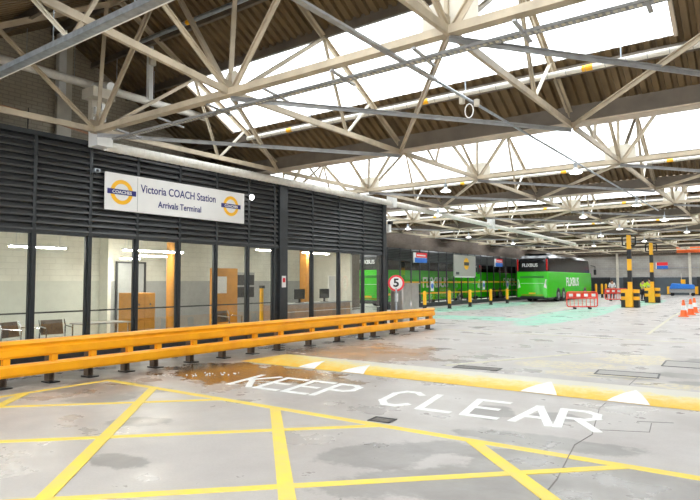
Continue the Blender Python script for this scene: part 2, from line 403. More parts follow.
struct(b.build('trim_2', 'creamlight'))
struct(MB().box(9.0, 9.25, -10, 76.2, 0, 7.4).build('wall_right', 'blockwall_y'))
struct(MB().box(-15.0, -14.75, -10, -2, 0, 4.4).build('wall_outer', 'tilewhite'))
# darker dock doors in the back wall
n = 1
for x0, x1 in ((-19.2, -16.4), (-14.8, -11.6), (-7.2, -4.0)):
    d = MB(); d.box(x0, x1, 75.94, 75.99, .02, 1.95)
    for k in range(9): d.box(x0, x1, 75.91, 75.94, .1+k*.21, .24+k*.21)
    d.box(x0-.08, x0, 75.9, 75.99, 0, 2.05); d.box(x1, x1+.08, 75.9, 75.99, 0, 2.05); d.box(x0-.08, x1+.08, 75.9, 75.99, 1.97, 2.05)
    struct(d.build('door_%d' % n, 'charpost')); n += 1

# ------------------------------------------------------------------ roof: corrugated slopes, skylights, gutters
def sheet(y0, z0, y1, z1, x0, x1, name='ceiling', parent=None):
    pitch = .19; amp = .066
    d = Vector((0, y1-y0, z1-z0)); nrm = Vector((0, -(z1-z0), (y1-y0))).normalized()
    if nrm.z < 0: nrm = -nrm
    prof = []; x = x0
    while x < x1:
        for t, a in ((0, 0), (.12, 1), (.42, 1), (.54, 0)): 
            if x+t*pitch <= x1: prof.append((x+t*pitch, a*amp))
        x += pitch
    prof.append((x1, 0))
    vs = []; k = len(prof)
    for y, z in ((y0, z0), (y1, z1)):
        for th in (0, .008):
            vs += [Vector((px, y, z))+nrm*(pa+th) for px, pa in prof]
    fs = []
    for i in range(k-1):
        fs += [(i, i+1, 2*k+i+1, 2*k+i), (k+i, 3*k+i, 3*k+i+1, k+i+1), (i, k+i, k+i+1, i+1), (2*k+i, 2*k+i+1, 3*k+i+1, 3*k+i)]
    m = MB(); m.add(vs, fs); return struct(m.build(name, 'sheet', parent))
def zd(y, yv): return ZV+(yv-y)*(ZR-ZV)/(YV-YG-YRO)       # falling slope towards valley yv
wn = 1
SKY1 = -1.13
for k in range(-1, K1+1):
    yv = YV+k*P; yr = YG+YRO+k*P; y0 = yv-P              # valley, ridge, valley before
    sl = (yv-yr)
    x0 = XL if k >= 1 else -13.1
    xr = SKY1 if k == 0 else XR
    xa = -11.0 if k == 0 else x0+.4
    ya, yb = yr+.405*sl, yr+.757*sl
    za, zb = zd(ya, yv), zd(yb, yv)
    sheet(yr, ZR, ya, za, x0, XR); sheet(yb, zb, yv-.12, zd(yv-.12, yv), x0, XR)
    if k == 0:
        sheet(ya, za, yb, zb, -13.1, xa); sheet(ya, za, yb, zb, SKY1, XR)
    if k == 0:  # the roof over the block, past the end of the brick wall
        sheet(yr+4.4, zd(yr+4.4, yv), yv-.12, zd(yv-.12, yv), XL, -13.1)
    # rising slope, with an unseen skylight added to let in more light
    up_ = lambda y: ZV+(y-y0)*(ZR-ZV)/(yr-y0)
    yc, ye = y0+.3*(yr-y0), y0+.62*(yr-y0)
    sheet(y0+.12, up_(y0+.12), yc, up_(yc), x0, XR); sheet(ye, up_(ye), yr, ZR, x0, XR)
    if k == 1: pass
    # glazing
    if k == 0: sheet(yc, up_(yc), ye, up_(ye), x0, -6)
    for (p0, q0, p1, q1) in ((ya, za, yb, zb), (yc, up_(yc), ye, up_(ye))):
        xe = xr if (p0, q0) == (ya, za) else XR
        xs = xa if (p0, q0) == (ya, za) else (-6 if k == 0 else x0)
        f = MB()
        for x in (xs, xe): f.bar((x, p0, q0), (x, p1, q1), .06, .08)
        wf = struct(f.build('window_%d' % wn, 'gutterlip' if k == 0 else 'cream')); wn += 1
        g = MB(); g.sweep((xs, (p0+p1)/2, (q0+q1)/2), (xe, (p0+p1)/2, (q0+q1)/2), [(-math.hypot(p1-p0, q1-q0)/2, -.004), (math.hypot(p1-p0, q1-q0)/2, -.004), (math.hypot(p1-p0, q1-q0)/2, .004), (-math.hypot(p1-p0, q1-q0)/2, .004)],
                          up=Vector((0, -(q1-q0), p1-p0)).normalized())
        g.build('pane', 'skyglass', wf)
    # ridge cap and flashing strips
    rc = MB(); sl_ = (ZR-ZV)/(yv-yr)
    rc.add([(x, y, z) for x in (x0, XR) for y, z in ((yr-.3, ZR-.3*sl_+.06), (yr, ZR+.085), (yr+.3, ZR-.3*sl_+.06), (yr+.3, ZR-.3*sl_+.045), (yr, ZR-.02), (yr-.3, ZR-.3*sl_+.045))],
           [(0, 1, 7, 6), (1, 2, 8, 7), (2, 3, 9, 8), (3, 4, 10, 9), (4, 5, 11, 10), (5, 0, 6, 11), (0, 5, 4, 1), (1, 4, 3, 2), (6, 7, 10, 11), (7, 8, 9, 10)])
    rc.bar((x0, ya, za+.02), (XR, ya, za+.02), .05, .09)
    for y in (yc, ye): rc.bar((x0, y, up_(y)+.02), (XR, y, up_(y)+.02), .05, .09)
    struct(rc.build('trim_%d' % (30+k+1), 'gutter'))
    # purlins along the sheet edges
    pu = MB()
    for y, dz, h in ((ya-.02, -.10, .14), (yb+.14, -.10, .16), (yr, -.12, .18), ((yr+ya)/2, -.09, .12)):
        z = zd(y, yv) if y > yr else ZR
        pu.bar((x0, y, z+dz), (XR, y, z+dz), .07, h)
    for y in (yc, ye): pu.bar((x0, y, up_(y)-.1), (XR, y, up_(y)-.1), .07, .14)
    struct(pu.build('trim_%d' % (10+k+1), 'gutter'))
    # gutter beam in the valley
    gm = MB()
    xg = x0 if k else -20
    gm.box(xg, XR, yv-.14, yv+.14, ZV-.20, ZV-.02, 0); gm.box(xg, XR, yv-.19, yv+.19, ZV-.23, ZV-.205, 1)  # lower flange paler than the gutter: its lit look is in the colour
    gm.box(xg, XR, yv-.20, yv-.15, ZV-.2, ZV+.09, 0); gm.box(xg, XR, yv+.15, yv+.20, ZV-.2, ZV+.12, 0)
    struct(gm.build('beam_%d' % (k+2), ['gutter', 'gutterlip']))

ORD = ['first', 'second', 'third', 'fourth', 'fifth', 'sixth', 'seventh', 'eighth', 'ninth']
# ------------------------------------------------------------------ roof trusses (run along the hall at every node)
def make_truss():
    r = empty('roof_truss', (0, YG, 0))
    kids = []
    def part(name, p, q, wd, sec='angle', m='cream', cp=None):
        mb = MB()
        if sec == 'angle': mb.angle((0, *p), (0, *q), wd)
        elif sec == 'bar': mb.bar((0, *p), (0, *q), wd*.55, wd)
        elif sec == 'tube': mb.tube((0, *p), (0, *q), wd/2, 8)
        kids.append(mb.build(name, m, r)); return kids[-1]
    yv = YV-YG; y0 = yv-P; yr = YRO
    zr = lambda y: (ZV+(yv-y)*(ZR-ZV)/(yv-yr) if y > yr else ZV+(y-y0)*(ZR-ZV)/(yr-y0))-.14
    part('bottom_tie', (y0+.1, ZC-.02), (0, ZC), .10, 'bar'); part('bottom_tie', (0, ZC), (yv-.1, ZC-.02), .10, 'bar')
    part('rafter', (yr, zr(yr)), (yv-.1, zr(yv-.1)+.02), .12); part('rafter', (y0+.1, zr(y0+.1)+.02), (yr, zr(yr)), .12)
    for a, b, c in ((2.30, 3.02, 3.85), (-1.85, -2.55, -3.30)):
        part('strut', (0, ZC), (a, zr(a)), .085); part('strut', (a, zr(a)), (b, ZC), .07); part('strut', (b, ZC), (c, zr(c)), .06, m='creamlight')
    kids.append(MB().box(-.012, .012, -.15, .15, ZC-.02, ZC+.18).build('gusset_plate', 'cream', r))
    return r, kids
tr, tk = make_truss()
first = True
XW = {0: ['beside the brick wall', 'over the coach terminal sign', 'fourth node from the right', 'nearest the right frame edge', 'overhead']}
for k in range(0, K1):
    for i, x in enumerate(XN):
        if k == 0 and x < -12: continue
        if k >= 3 and x > 1: continue
        if k >= 2 and x > 4: continue
        if k == 0 and x > 4: continue
        o = tr if first else quick_copy(tr, tk, (x, YG+k*P, 0))
        o.location = (x, YG+k*P, 0); first = False
        if k == 0 and i == 3:
            tie = [c_ for c_ in bpy.data.objects if c_.parent == o and c_.name.startswith('bottom_tie')][0]
            tmp = MB().bar((0, YV-YG-P+.1, ZC+.48), (0, 0, ZC), .06, .10).build('bottom_tie', 'cream'); tie.data = tmp.data; bpy.data.objects.remove(tmp)
        if k < 2:
            idx = i-(2 if k == 0 else 0)
            lab = ('cream roof truss in the near bay, %s out from the louvred block' if k == 0 else 'cream roof truss in the second bay, %s out from the brown side wall') % ORD[idx]
            tag(o, lab, 'roof truss', 'roof trusses along the hall')
        else:
            tag(o, 'thin cream roof truss far down the hall beyond the second skylight bay', 'roof truss', 'distant roof trusses')

# ------------------------------------------------------------------ lattice girders (cross the hall below each ridge)
def make_girder(x0i, x1i, loc, near):
    r = empty('lattice_girder', loc); kids = []
    xs = XN[x0i:x1i+1]; xa = xs[0]-(.12 if near else 1.0); xb = XR-.5 if near else xs[-1]+1.86
    def part(name, mb, m='cream', **kw): kids.append(mb.build(name, m, r, **kw))
    c = MB(); c.sweep((xa, 0, ZC), (xb, 0, ZC), [(-.075, -.05), (.075, -.05), (.075, .05), (.05, .05), (.05, -.035), (-.05, -.035), (-.05, .05), (-.075, .05)])
    c.bar((xa, 0, ZC+.03), (xb, 0, ZC+.03), .10, .03)
    part('bottom_chord', c)
    part('top_chord', MB().angle((xa, YRO*.5, ZR-.28), (xb, YRO*.5, ZR-.28), .14))
    for i, x in enumerate(xs):
        part('post', MB().angle((x, 0, ZC), (x, .15, ZR-.28), .08))
        for s in ((1,) if near and i == 0 else (-1, 1)): part('diagonal', MB().angle((x, 0, ZC), (x+s*1.86, .15, ZR-.28), .10))
        gw, gh = (.16, .34) if near and i < 2 else (.36, .42)
        g = MB(); g.poly([(x-gw, .02, ZC+.04), (x+gw, .02, ZC+.04), (x+gw, .02, ZC+gh*.72), (x+gw*.55, .02, ZC+gh), (x-gw*.55, .02, ZC+gh), (x-gw, .02, ZC+gh*.72)], .02, ax=1)
        part('gusset_plate', g, 'creamlight')
    return r, kids
g0, gk0 = make_girder(2, 6, (0, YG, 0), True)
tag(g0, 'big cream lattice girder crossing above the white station sign, nearest of them all', 'lattice girder', 'lattice girders across the hall')
g1, gk1 = make_girder(0, 5, (0, YG+P, 0), False)
nm = ['second', 'third', 'fourth', 'fifth', 'sixth', 'seventh']
for k in range(1, K1):
    o = g1 if k == 1 else quick_copy(g1, gk1, (0, YG+k*P, 0))
    tag(o, 'cream lattice girder crossing the hall, %s back from the camera' % nm[k-1], 'lattice girder', 'lattice girders across the hall')

# plan bracing between girder nodes and valley nodes
def make_brace():
    r = empty('cross_brace', (0, YG, 0)); kids = []
    dx = 3.72; z = ZC-.06
    a = MB(); a.angle((0, 0, z), (dx, YV-YG-.1, z-.02), .085); kids.append(a.build('brace_bar', 'steelgrey', r))
    a = MB(); a.angle((0, YV-YG-.1, z+.04), (dx, 0, z+.04), .085); kids.append(a.build('brace_bar', 'cream', r))
    return r, kids
br, bk = make_brace(); first = True
for k in range(0, 5):
    for i, x in enumerate(XN[:-1]):
        if i == 1 or (k < 2 and x < -12): continue
        if k > 1 and x > 0: continue
        o = br if first else quick_copy(br, bk, (x, YG+k*P, 0))
        o.location = (x, YG+k*P, 0); first = False
        if k < 2: tag(o, 'crossed flat steel bracing bars in the %s bay, %s pair out from the louvred block' % (['near', 'second'][k], ORD[i-2]), 'cross brace', 'cross bracing under the roof')
        else: tag(o, 'thin crossed bracing bars far down the hall roof', 'cross brace', 'distant cross bracing')

# ------------------------------------------------------------------ services under the roof
def ribbed(pts, r, pitch, n=16):
    mb = MB()
    for a, b in zip(pts, pts[1:]):
        a = Vector(a); b = Vector(b); d = b-a; mb.tube(a, b, r, n)
        c = int(d.length/pitch)
        for i in range(c): 
            p = a+d*(i+.5)/c; q = p+d.normalized()*.02; mb.tube(p, q, r*1.06, n)
    return mb
t = empty('ribbed_duct', (-10.9, 6.6, 4.37)); tag(t, 'long white ribbed duct running along the top of the dark louvres', 'duct')
ribbed([(0, -.05, 0), (0, 10.75, 0)], .098, .13).build('duct_run', 'duct', t, smooth=True)
ribbed([(0, 11.0, 0), (0, 34, -.28)], .098, .4).build('duct_run', 'duct', t, smooth=True)
MB().box(-.14, .14, 10.75, 11.0, -.15, .34).build('junction_box', 'white', t, bevel=.01)
MB().box(-.14, .14, 19.6, 19.9, -.25, .34).build('junction_box', 'white', t, bevel=.01)
t = empty('switch_gear', (-10.9, 6.44, 4.38)); tag(t, 'white electrical switch boxes on a column at the start of the ribbed duct', 'electrical box')
MB().box(-.17, .17, -.16, .18, -.06, .30).build('lower_box', 'white', t, bevel=.01)
MB().box(-.26, -.12, -.12, .16, .30, 1.15).build('back_panel', 'creamlight', t)
for a, c in ((-.05, .42), (-.05, .62), (.09, .5), (.09, .72)): MB().box(-.12, -.04, a-.045, a+.055, c, c+.14).build('breaker', 'white', t, bevel=.008)
MB().path([(-.08, .02, .34), (-.05, .03, .45), (-.08, -.01, .6), (-.06, .05, .8), (-.08, .02, 1.05)], .01).build('cable', 'black', t)
MB().box(-.3, .12, -.24, .24, .92, 1.12).build('head_bracket', 'creamlight', t)
t = empty('round_pipe', (-11.5, 2.0, 5.75)); tag(t, 'pale round pipe along the brick wall, with a stub end facing out', 'pipe')
ribbed([(0, 0, 0), (0, 10.2, 0)], .085, .35).build('pipe_run', 'duct', t, smooth=True)
MB().tube((0, 4.62, -.05), (.5, 4.72, -.12), .12, 16).build('stub_end', 'white', t, smooth=True)
for i in range(9): y = .4+i*.95; MB().path([(0, y, .08), (0, y, .75)], .006, 5).build('hanger_wire', 'galv', t)
tag(MB().path([(-11.15, 2.45, 4.84), (-11.15, 4.9, 4.78), (-11.1, 6.35, 4.60)], .022).build('copper_pipe', 'copper'), 'thin copper pipe running above the louvres towards the switch boxes', 'pipe')
tag(MB().path([(-13.0, 6.0, 4.5), (-13.0, 6.0, 5.4)], .012).build('wall_cable', 'black'), 'black cable hanging down the brick wall', 'cable')
t = tag(MB().box(-12.95, -12.8, 6.55, 6.72, 5.8, 7.5).build('white_downpipe', 'white', bevel=.01), 'bright white square downpipe on the brick wall', 'downpipe')
t = empty('white_hanger_post', (-10.95, 7.6, 5.6)); tag(t, 'white slotted post hanging from the roof beside the first girder', 'hanger post')
m_ = MB(); m_.box(-.05, .05, -.01, .01, 0, 1.25); m_.box(-.05, -.04, -.05, .05, 0, 1.25); m_.box(.04, .05, -.05, .05, 0, 1.25); m_.build('channel', 'white', t)
MB().box(.05, .12, -.07, .07, .75, 1.0).build('clamp', 'creamlight', t)
# cable tray near the camera
t = empty('cable_tray', (0, 3.45, 4.4)); tag(t, 'galvanised cable tray slung across the near roof at top left', 'cable tray')
m_ = MB(); m_.box(-12.9, 2.5, -.05, .05, -.02, -.005); m_.box(-12.9, 2.5, -.055, -.045, -.02, .05); m_.box(-12.9, 2.5, .045, .055, -.02, .05); m_.build('tray', 'galv', t)
MB().path([(-12.9, .075, .0), (2.5, .075, .0)], .018).build('cable', 'white', t)
for i in range(9): x = -12.2+i*1.7; MB().tube((x, .1, 0), (x, .1, 1.15), .007, 5).build('hanger_rod', 'galv', t)
# tray under girder chord
t = empty('perforated_tray', (0, YG+.26, ZC-.14)); tag(t, 'perforated grey tray with brackets running just under the near girder', 'cable tray')
m_ = MB(); m_.box(-10.3, 5, -.055, -.048, -.02, .02); m_.box(-10.3, 5, .048, .055, -.02, .02)
x = -10.3
while x < 5: m_.box(x, x+.03, -.055, .055, -.02, -.012); x += .075
m_.build('tray', 'steelgrey', t)
for i in range(12): x = -9.7+i*1.25; MB().bar((x, -.33, .03), (x, .2, -.03), .045, .025).build('tray_bracket', 'steelgrey', t)
MB().path([(-10.3, .02, .01), (5, .02, .01)], .03).build('cable', 'creamlight', t)
# conduit running along the hall
t = empty('conduit', (-3.76, 4.0, 4.41)); tag(t, 'grey conduit running down the hall below the trusses with junction boxes', 'conduit')
MB().bar((0, -2.5, 0), (0, 3.2, 0), .075, .03).build('conduit_run', 'steelgrey', t)
MB().path([(0, 3.2, 0), (.02, 22, 0)], .022).build('conduit_run', 'galv', t)
for a in (4.2, 4.45): MB().lathe((.06 if a > 4.3 else -.07, a, -.02), [(.02, -.05), (.045, -.05), (.045, .05), (.02, .06)], 12).build('junction_box', 'creamlight', t)
lp = [(.0+.07*math.cos(a), 4.3, -.17+.11*math.sin(a)) for a in [PI*2*i/12 for i in range(13)]]
MB().path(lp, .009, 6).build('cable_loop', 'white', t)
# round pipes below the slopes, across the hall
YP = {}
for k in range(0, 7):
    t = empty('roof_pipe', (0, YG+3.9+k*P, 5.13)); 
    lab = 'white pipe with yellow bands under the corrugated slope, near bay' if k == 0 else ('white pipe with yellow bands under the corrugated slope, %s bay' % ORD[k]) 
    tag(t, lab, 'pipe', 'banded pipes under the slopes')
    xa = -10.4 if k == 0 else -19.5
    m_ = MB().tube((xa, 0, 0), (8.5, 0, 0), .05, 12); x = xa+.2
    while x < 8: m_.tube((x, 0, 0), (x+.008, 0, 0), .054, 12, 1); x += .31
    m_.build('pipe_run', ['duct', 'steelgrey'], t, smooth=True)
    for x in (-15.1, -9.1, -5.55, -2.5, 1.2): 
        if x > xa: MB().tube((x, 0, 0), (x+.17, 0, 0), .0525, 12).build('yellow_band', 'yellow', t)
    for x in (-16, -12.2, -8.4, -4.6, -1.9, 1.5): 
        if x > xa: MB().tube((x, 0, .04), (x, 0, .32), .012, 6).build('pipe_hanger', 'galv', t)
t = empty('roof_pipe', (0, 7.2, 6.7)); tag(t, 'grey banded pipe high under the near ridge at top left', 'pipe', 'banded pipes under the slopes')
MB().tube((-10.9, 0, 0), (6, 0, 0), .045, 12).build('pipe_run', 'galv', t, smooth=True)
m_ = MB(); m_.tube((-9.2, 0, 0), (-8.95, 0, 0), .048, 12); m_.build('yellow_band', 'yellow', t)

# pendant lamps
def make_lamp():
    r = empty('pendant_lamp', (0, 0, 4.08)); k = []
    k.append(MB().lathe((0, 0, .06), [(.04, .10), (.06, .06), (.12, .03), (.16, -.01), (.155, -.02), (.13, -.01)], 20).build('reflector', 'white', r, smooth=True))
    k.append(MB().lathe((0, 0, .05), [(.05, .01), (.135, .01), (.13, -.02), (.05, -.035)], 20).build('diffuser', 'lamp', r, smooth=True))
    k.append(MB().box(-.035, .035, -.03, .03, .15, .26).build('gear_box', 'galv', r))
    k.append(MB().tube((0, 0, .26), (0, 0, .40), .01, 6).build('hanger', 'galv', r))
    return r, k
lr, lk = make_lamp(); first = True
spots = [(-3.7, 14.0), (-7.4, 14.7), (-3.7, 21.3), (-3.7, 27.3), (-3.7, 34.8), (-6.1, 24.0), (-6.1, 30.6), (-6.75, 41.1), (-7.9, 34.7), (-10.3, 19.8), (-14.2, 24.2), (-14.1, 30.8), (-14.2, 38), (-10.5, 44), (-3.7, 43)]
names = {0: 'white pendant lamp under the second bay, closest lamp to the camera', 1: 'white pendant lamp left of the closest one, over the free end of the duct'}
for i, (x, y) in enumerate(spots):
    o = lr if first else quick_copy(lr, lk, (x, y, 4.08)); first = False; o.location = (x, y, 4.08)
    lab = names.get(i) or ['', '', 'white pendant lamp above the traffic cone lane, second back in its row', 'white pendant lamp above the traffic cone lane, third back in its row', 'white pendant lamp above the traffic cone lane, fourth back in its row', 'white pendant lamp in the row over the striped columns, front one', 'white pendant lamp in the row over the striped columns, second back', 'white pendant lamp just beyond the nearer striped column', 'white pendant lamp left of the nearer striped column head', 'white pendant lamp just beyond the corner of the louvred block', 'white pendant lamp before the near end of the far glass screens', 'white pendant lamp above the grey panel sign on the screens', 'white pendant lamp above the tail of the parked coach', 'white pendant lamp above the right flank of the parked coach', 'white pendant lamp above the cone lane, fifth and last in its row'][i]
    tag(o, lab, 'lamp', 'pendant lamps under the roof')

# ------------------------------------------------------------------ terminal block
MULL = [2.03, 3.12, 4.21, 5.30, 6.40, 7.48, 8.59, 9.70, 10.78, 11.76]
POST = (11.93, 12.25)
MULL2 = [13.40, 14.72, 16.05]
ENDP = (17.22, 17.42)
ZT, ZH = 4.40, 2.56
blk = MB()
blk.box(-15.0, XF-.02, -2, YF, ZT, ZT+.05); blk.box(XF-.12, XF-.04, -2, YF, ZH+.02, ZT); blk.box(-13.2, XF-.1, YF-.1, YF, 2.6, ZT)
wt = struct(blk.build('wall_front', 'charpost'))
edges = [-.15, .94]+MULL+[POST[0]]
edges2 = [POST[1]]+MULL2+[ENDP[0]]
def louvre(y0, y1):
    m = MB(); n = 14; h = (ZT-ZH-.06)/n
    for i in range(n):
        z = ZH+.05+i*h
        m.sweep((XF+.02, y0+.03, z), (XF+.02, y1-.03, z), [(-.05, .0), (.045, -.012), (.05, .0), (.045, .015), (-.02, .085), (-.05, .09)], up=(0, 0, 1))
    return m.build('louvre_panel', 'charcoal', wt)
for a, b_ in zip(edges, edges[1:]): louvre(a, b_)
for a, b_ in zip(edges2, edges2[1:]): louvre(a, b_)
MB().box(XF-.06, XF+.09, -.2, YF, ZT-.03, ZT+.06).build('coping', 'charpost', wt)
MB().box(XF-.06, XF+.06, -.2, YF, ZH-.02, ZH+.05).build('head_rail', 'charpost', wt)
for y in MULL+[-.15, .94]+MULL2: MB().box(XF-.05, XF+.07, y-.03, y+.03, 0.02, ZT).build('mullion', 'charpost', wt)
MB().box(XF-.1, XF+.10, POST[0], POST[1], 0, ZT+.1).build('main_post', 'charpost', wt)
MB().box(XF-.2, XF+.10, ENDP[0], ENDP[1], 0, ZT+.02).build('main_post', 'charpost', wt)
MB().box(XF-.02, XF+.06, -.15, ENDP[1], 0.0, .32).build('plinth', 'charpost', wt)
for a, b_ in list(zip(edges, edges[1:]))+list(zip(edges2, edges2[1:])):
    f = MB(); t_ = .035
    a2, b2 = a+.03, b_-.03
    f.box(XF-.03, XF+.03, a2, a2+t_, .32, ZH); f.box(XF-.03, XF+.03, b2-t_, b2, .32, ZH); f.box(XF-.03, XF+.03, a2, b2, .32, .32+t_); f.box(XF-.03, XF+.03, a2, b2, ZH-t_, ZH)
    wf = struct(f.build('window_%d' % wn, 'charpost')); wn += 1
    MB().box(XF-.005, XF+.005, a2+t_, b2-t_, .32+t_, ZH-t_).build('pane', 'glass', wf)
    if a < 12:
        MB().box(XF-.045, XF-.03, a2, b2, 1.03, 1.06).build('inner_rail', 'charpost', wf)
    else:
        MB().box(XF-.045, XF-.03, a2, b2, .74, .76).build('inner_rail', 'white', wf)
# interior shell
ins = MB(); ins.box(-15.0, -14.9, -2, YF, 0, 2.95, 0)
wi = struct(ins.build('wall_inner', 'tiles'))
MB().box(-14.9, -14.88, 9.0, YF-.1, .02, 1.65).build('dado', 'intgrey', wi); MB().box(-14.9, -14.88, -1.9, 8.85, .02, 1.65).build('dado', 'intpale', wi)
struct(MB().box(-15, XF-.1, -2.1, -2, 0, 2.95).build('wall_end', 'tilewhite'))
struct(MB().box(-15, -12.6, YF-.12, YF-.02, 0, 2.95).build('wall_corner', 'tilewhite'))
struct(MB().box(-15, XF-.06, -2, YF, 2.88, 2.96).build('ceiling_inner', 'tilewhite'))
struct(MB().box(-14.9, XF-.04, -2, YF, .002, .03).build('floor_inner', 'intgrey'))
struct(MB().box(-14.9, -14.5, 8.86, 8.96, .03, 2.88).build('partition', 'tilewhite'))
# dark doorway in the back wall of the waiting room
d = MB(); d.box(-14.9, -14.84, 9.35, 10.2, .03, 2.15, 0); d.box(-14.84, -14.8, 9.3, 9.35, .03, 2.2, 1); d.box(-14.84, -14.8, 10.2, 10.25, .03, 2.2, 1); d.box(-14.84, -14.8, 9.3, 10.25, 2.15, 2.2, 1)
struct(d.build('door_%d' % n, ['intgrey', 'charpost'])); n += 1
# ceiling strips
def strip(y, x, z, ln, lab):
    t = empty('strip_light', (x, y, z)); tag(t, lab, 'strip light', 'strip lights in the waiting room')
    MB().box(-.05, .05, 0, ln, 0.012, .05).build('housing', 'white', t); MB().box(-.04, .04, .03, ln-.03, -.015, .012).build('tube', 'striplamp', t)
    for y_ in (.15, ln-.15): MB().tube((0, y_, .05), (0, y_, 2.88-z), .005, 6).build('hanger', 'galv', t)
strip(5.45, -12.5, 2.35, 1.2, 'hanging strip light behind the leftmost panes'); strip(8.0, -12.5, 2.38, 1.75, 'topmost and longest hanging strip light behind the fourth pane')
strip(9.05, -13.5, 2.31, 1.35, 'hanging strip light just behind the longest one'); strip(9.02, -14.2, 2.25, .6, 'short hanging strip light above the dark doorway')
strip(12.8, -12.9, 2.6, 1.4, 'strip light over the near end of the reception desk'); strip(15.0, -12.9, 2.6, 1.4, 'strip light over the corner end of the reception desk'); strip(1.5, -13.0, 2.6, 1.4, 'strip light beyond the left end of the chairs')
# furniture inside, some of it standing in for reflections in the panes
def orange_cab(x, y, z, lab):
    t = empty('orange_locker', (x, y, z)); tag(t, lab, 'locker', 'orange lockers in the waiting room')
    MB().box(-.3, .3, -.32, .32, 0, .66).build('body', 'intorange', t, bevel=.015)
    for a in (-.16, .16): MB().box(.3, .315, a-.145, a+.145, .04, .62).build('door', 'intorange', t); MB().box(.315, .33, a-.02, a+.02, .35, .4).build('handle', 'chrome', t)
orange_cab(-13.0, 8.75, .03, 'orange low locker standing on the floor behind the fourth pane')
orange_cab(-13.0, 8.75, .69, 'orange low locker stacked on another, behind the fourth pane')
tag(MB().tube((-13.0, 9.75, .03), (-13.0, 9.75, 2.88), .11, 16).build('orange_column', 'intorange', smooth=True), 'slim orange round column inside the waiting room', 'column')
t = empty('orange_booth', (-13.5, 12.05, .03)); tag(t, 'orange notice booth with a white poster, behind the sixth pane', 'booth')
MB().box(-.06, .06, -.5, .5, 0, 2.0).build('panel', 'intorange', t, bevel=.01); MB().box(.06, .07, -.33, .05, 1.25, 1.75).build('poster', 'signwhite', t)
MB().box(.06, .35, -.45, .45, .25, .35).build('ledge', 'intorange', t); 
t = empty('yellow_post', (-11.85, 11.98, .03)); tag(t, 'slim yellow post with a black head, inside next to the main post', 'post')
MB().box(-.04, .04, -.04, .04, 0, 1.4).build('shaft', 'yellow', t); MB().box(-.05, .06, -.05, .07, 1.4, 1.48).build('head', 'black', t); MB().box(-.12, .12, -.12, .12, 0, .02).build('base', 'steelgrey', t)
t = empty('reception_desk', (-12.7, 15.1, .03)); tag(t, 'long pinkish wood reception desk behind the right hand panes', 'desk')
MB().box(-.3, .3, -1.9, 1.9, .0, .86).build('carcass', 'woodpink', t); MB().box(-.36, .36, -1.95, 1.95, .86, .90).build('worktop', 'intgrey', t); MB().box(.30, .31, -1.9, 1.9, .12, .3).build('yellow_stripe', 'yellow', t)
for i, y in enumerate((13.6, 14.6, 15.9)):
    t = empty('monitor', (-12.7, y, .93)); tag(t, 'dark monitor on the reception desk, %s from the main post' % ORD[i], 'monitor', 'monitors on the reception desk')
    MB().box(-.015, .015, -.25, .25, .12, .44).build('screen', 'black', t); MB().box(-.02, .02, -.03, .03, 0, .14).build('stand', 'black', t); MB().box(-.09, .09, -.12, .12, 0, .012).build('foot', 'black', t)
t = empty('shelf_unit', (-14.5, 13.6, .03)); tag(t, 'grey filing shelf unit against the wall behind the reception desk', 'shelf unit')
MB().box(-.22, .22, -.5, .5, 0, 1.9).build('carcass', 'intgrey', t)
for z in (.35, .8, 1.25, 1.65): MB().box(.22, .24, -.46, .46, z-.17, z+.17).build('door', 'charpost' if z > 1 else 'intgrey', t)
tag(MB().box(-13.35, -13.05, 15.35, 15.68, .03, 2.88).build('inner_pillar', 'intorange'), 'square orange pillar behind the second pane past the main post', 'pillar')
t = empty('notice_board', (-13.0, 16.8, .03)); tag(t, 'white free standing notice board at the corner window', 'notice board')
MB().box(-.02, .02, -.3, .1, .9, 1.8).build('board', 'signwhite', t); MB().box(-.02, .02, -.12, -.08, 0, .9).build('stand', 'chrome', t); MB().box(-.15, .15, -.2, .0, 0, .02).build('foot', 'chrome', t)
def chair(x, y, rz, lab):
    t = empty('waiting_chair', (x, y, .03), rz); tag(t, lab, 'chair', 'chrome framed waiting chairs')
    MB().box(-.23, .23, -.22, .22, .42, .45).build('seat', 'intgrey', t, bevel=.01)
    MB().add([(-.22, .2, .5), (.22, .2, .5), (.21, .27, .80), (-.21, .27, .80), (-.22, .22, .5), (.22, .22, .5), (.21, .29, .80), (-.21, .29, .80)], [(0, 1, 2, 3), (7, 6, 5, 4), (0, 3, 7, 4), (1, 5, 6, 2), (3, 2, 6, 7), (0, 4, 5, 1)]).build('backrest', 'postbrown', t)
    for sx in (-.25, .25):
        MB().path([(sx, -.2, 0), (sx, -.22, .42), (sx, -.24, .66), (sx, .2, .68), (sx, .27, .8)], .013, 8).build('arm_frame', 'chrome', t, smooth=True)
        MB().tube((sx, .25, 0), (sx, .2, .68), .013, 8).build('leg', 'chrome', t)
chair(-12.1, 5.55, 2.0, 'chrome armed waiting chair by the leftmost mullion'); chair(-12.1, 6.25, 1.4, 'brown backed waiting chair next to the steel table'); chair(-12.0, 10.9, 1.7, 'waiting chair near the orange booth')
t = empty('steel_table', (-12.1, 7.25, .03)); tag(t, 'low steel table with chrome legs behind the second and third panes', 'table')
MB().box(-.3, .3, -.55, .55, .68, .71).build('tabletop', 'intgrey', t, bevel=.005)
for sx in (-.26, .26):
    for sy in (-.5, .5): MB().tube((sx, sy, 0), (sx, sy, .68), .015, 8).build('leg', 'chrome', t)

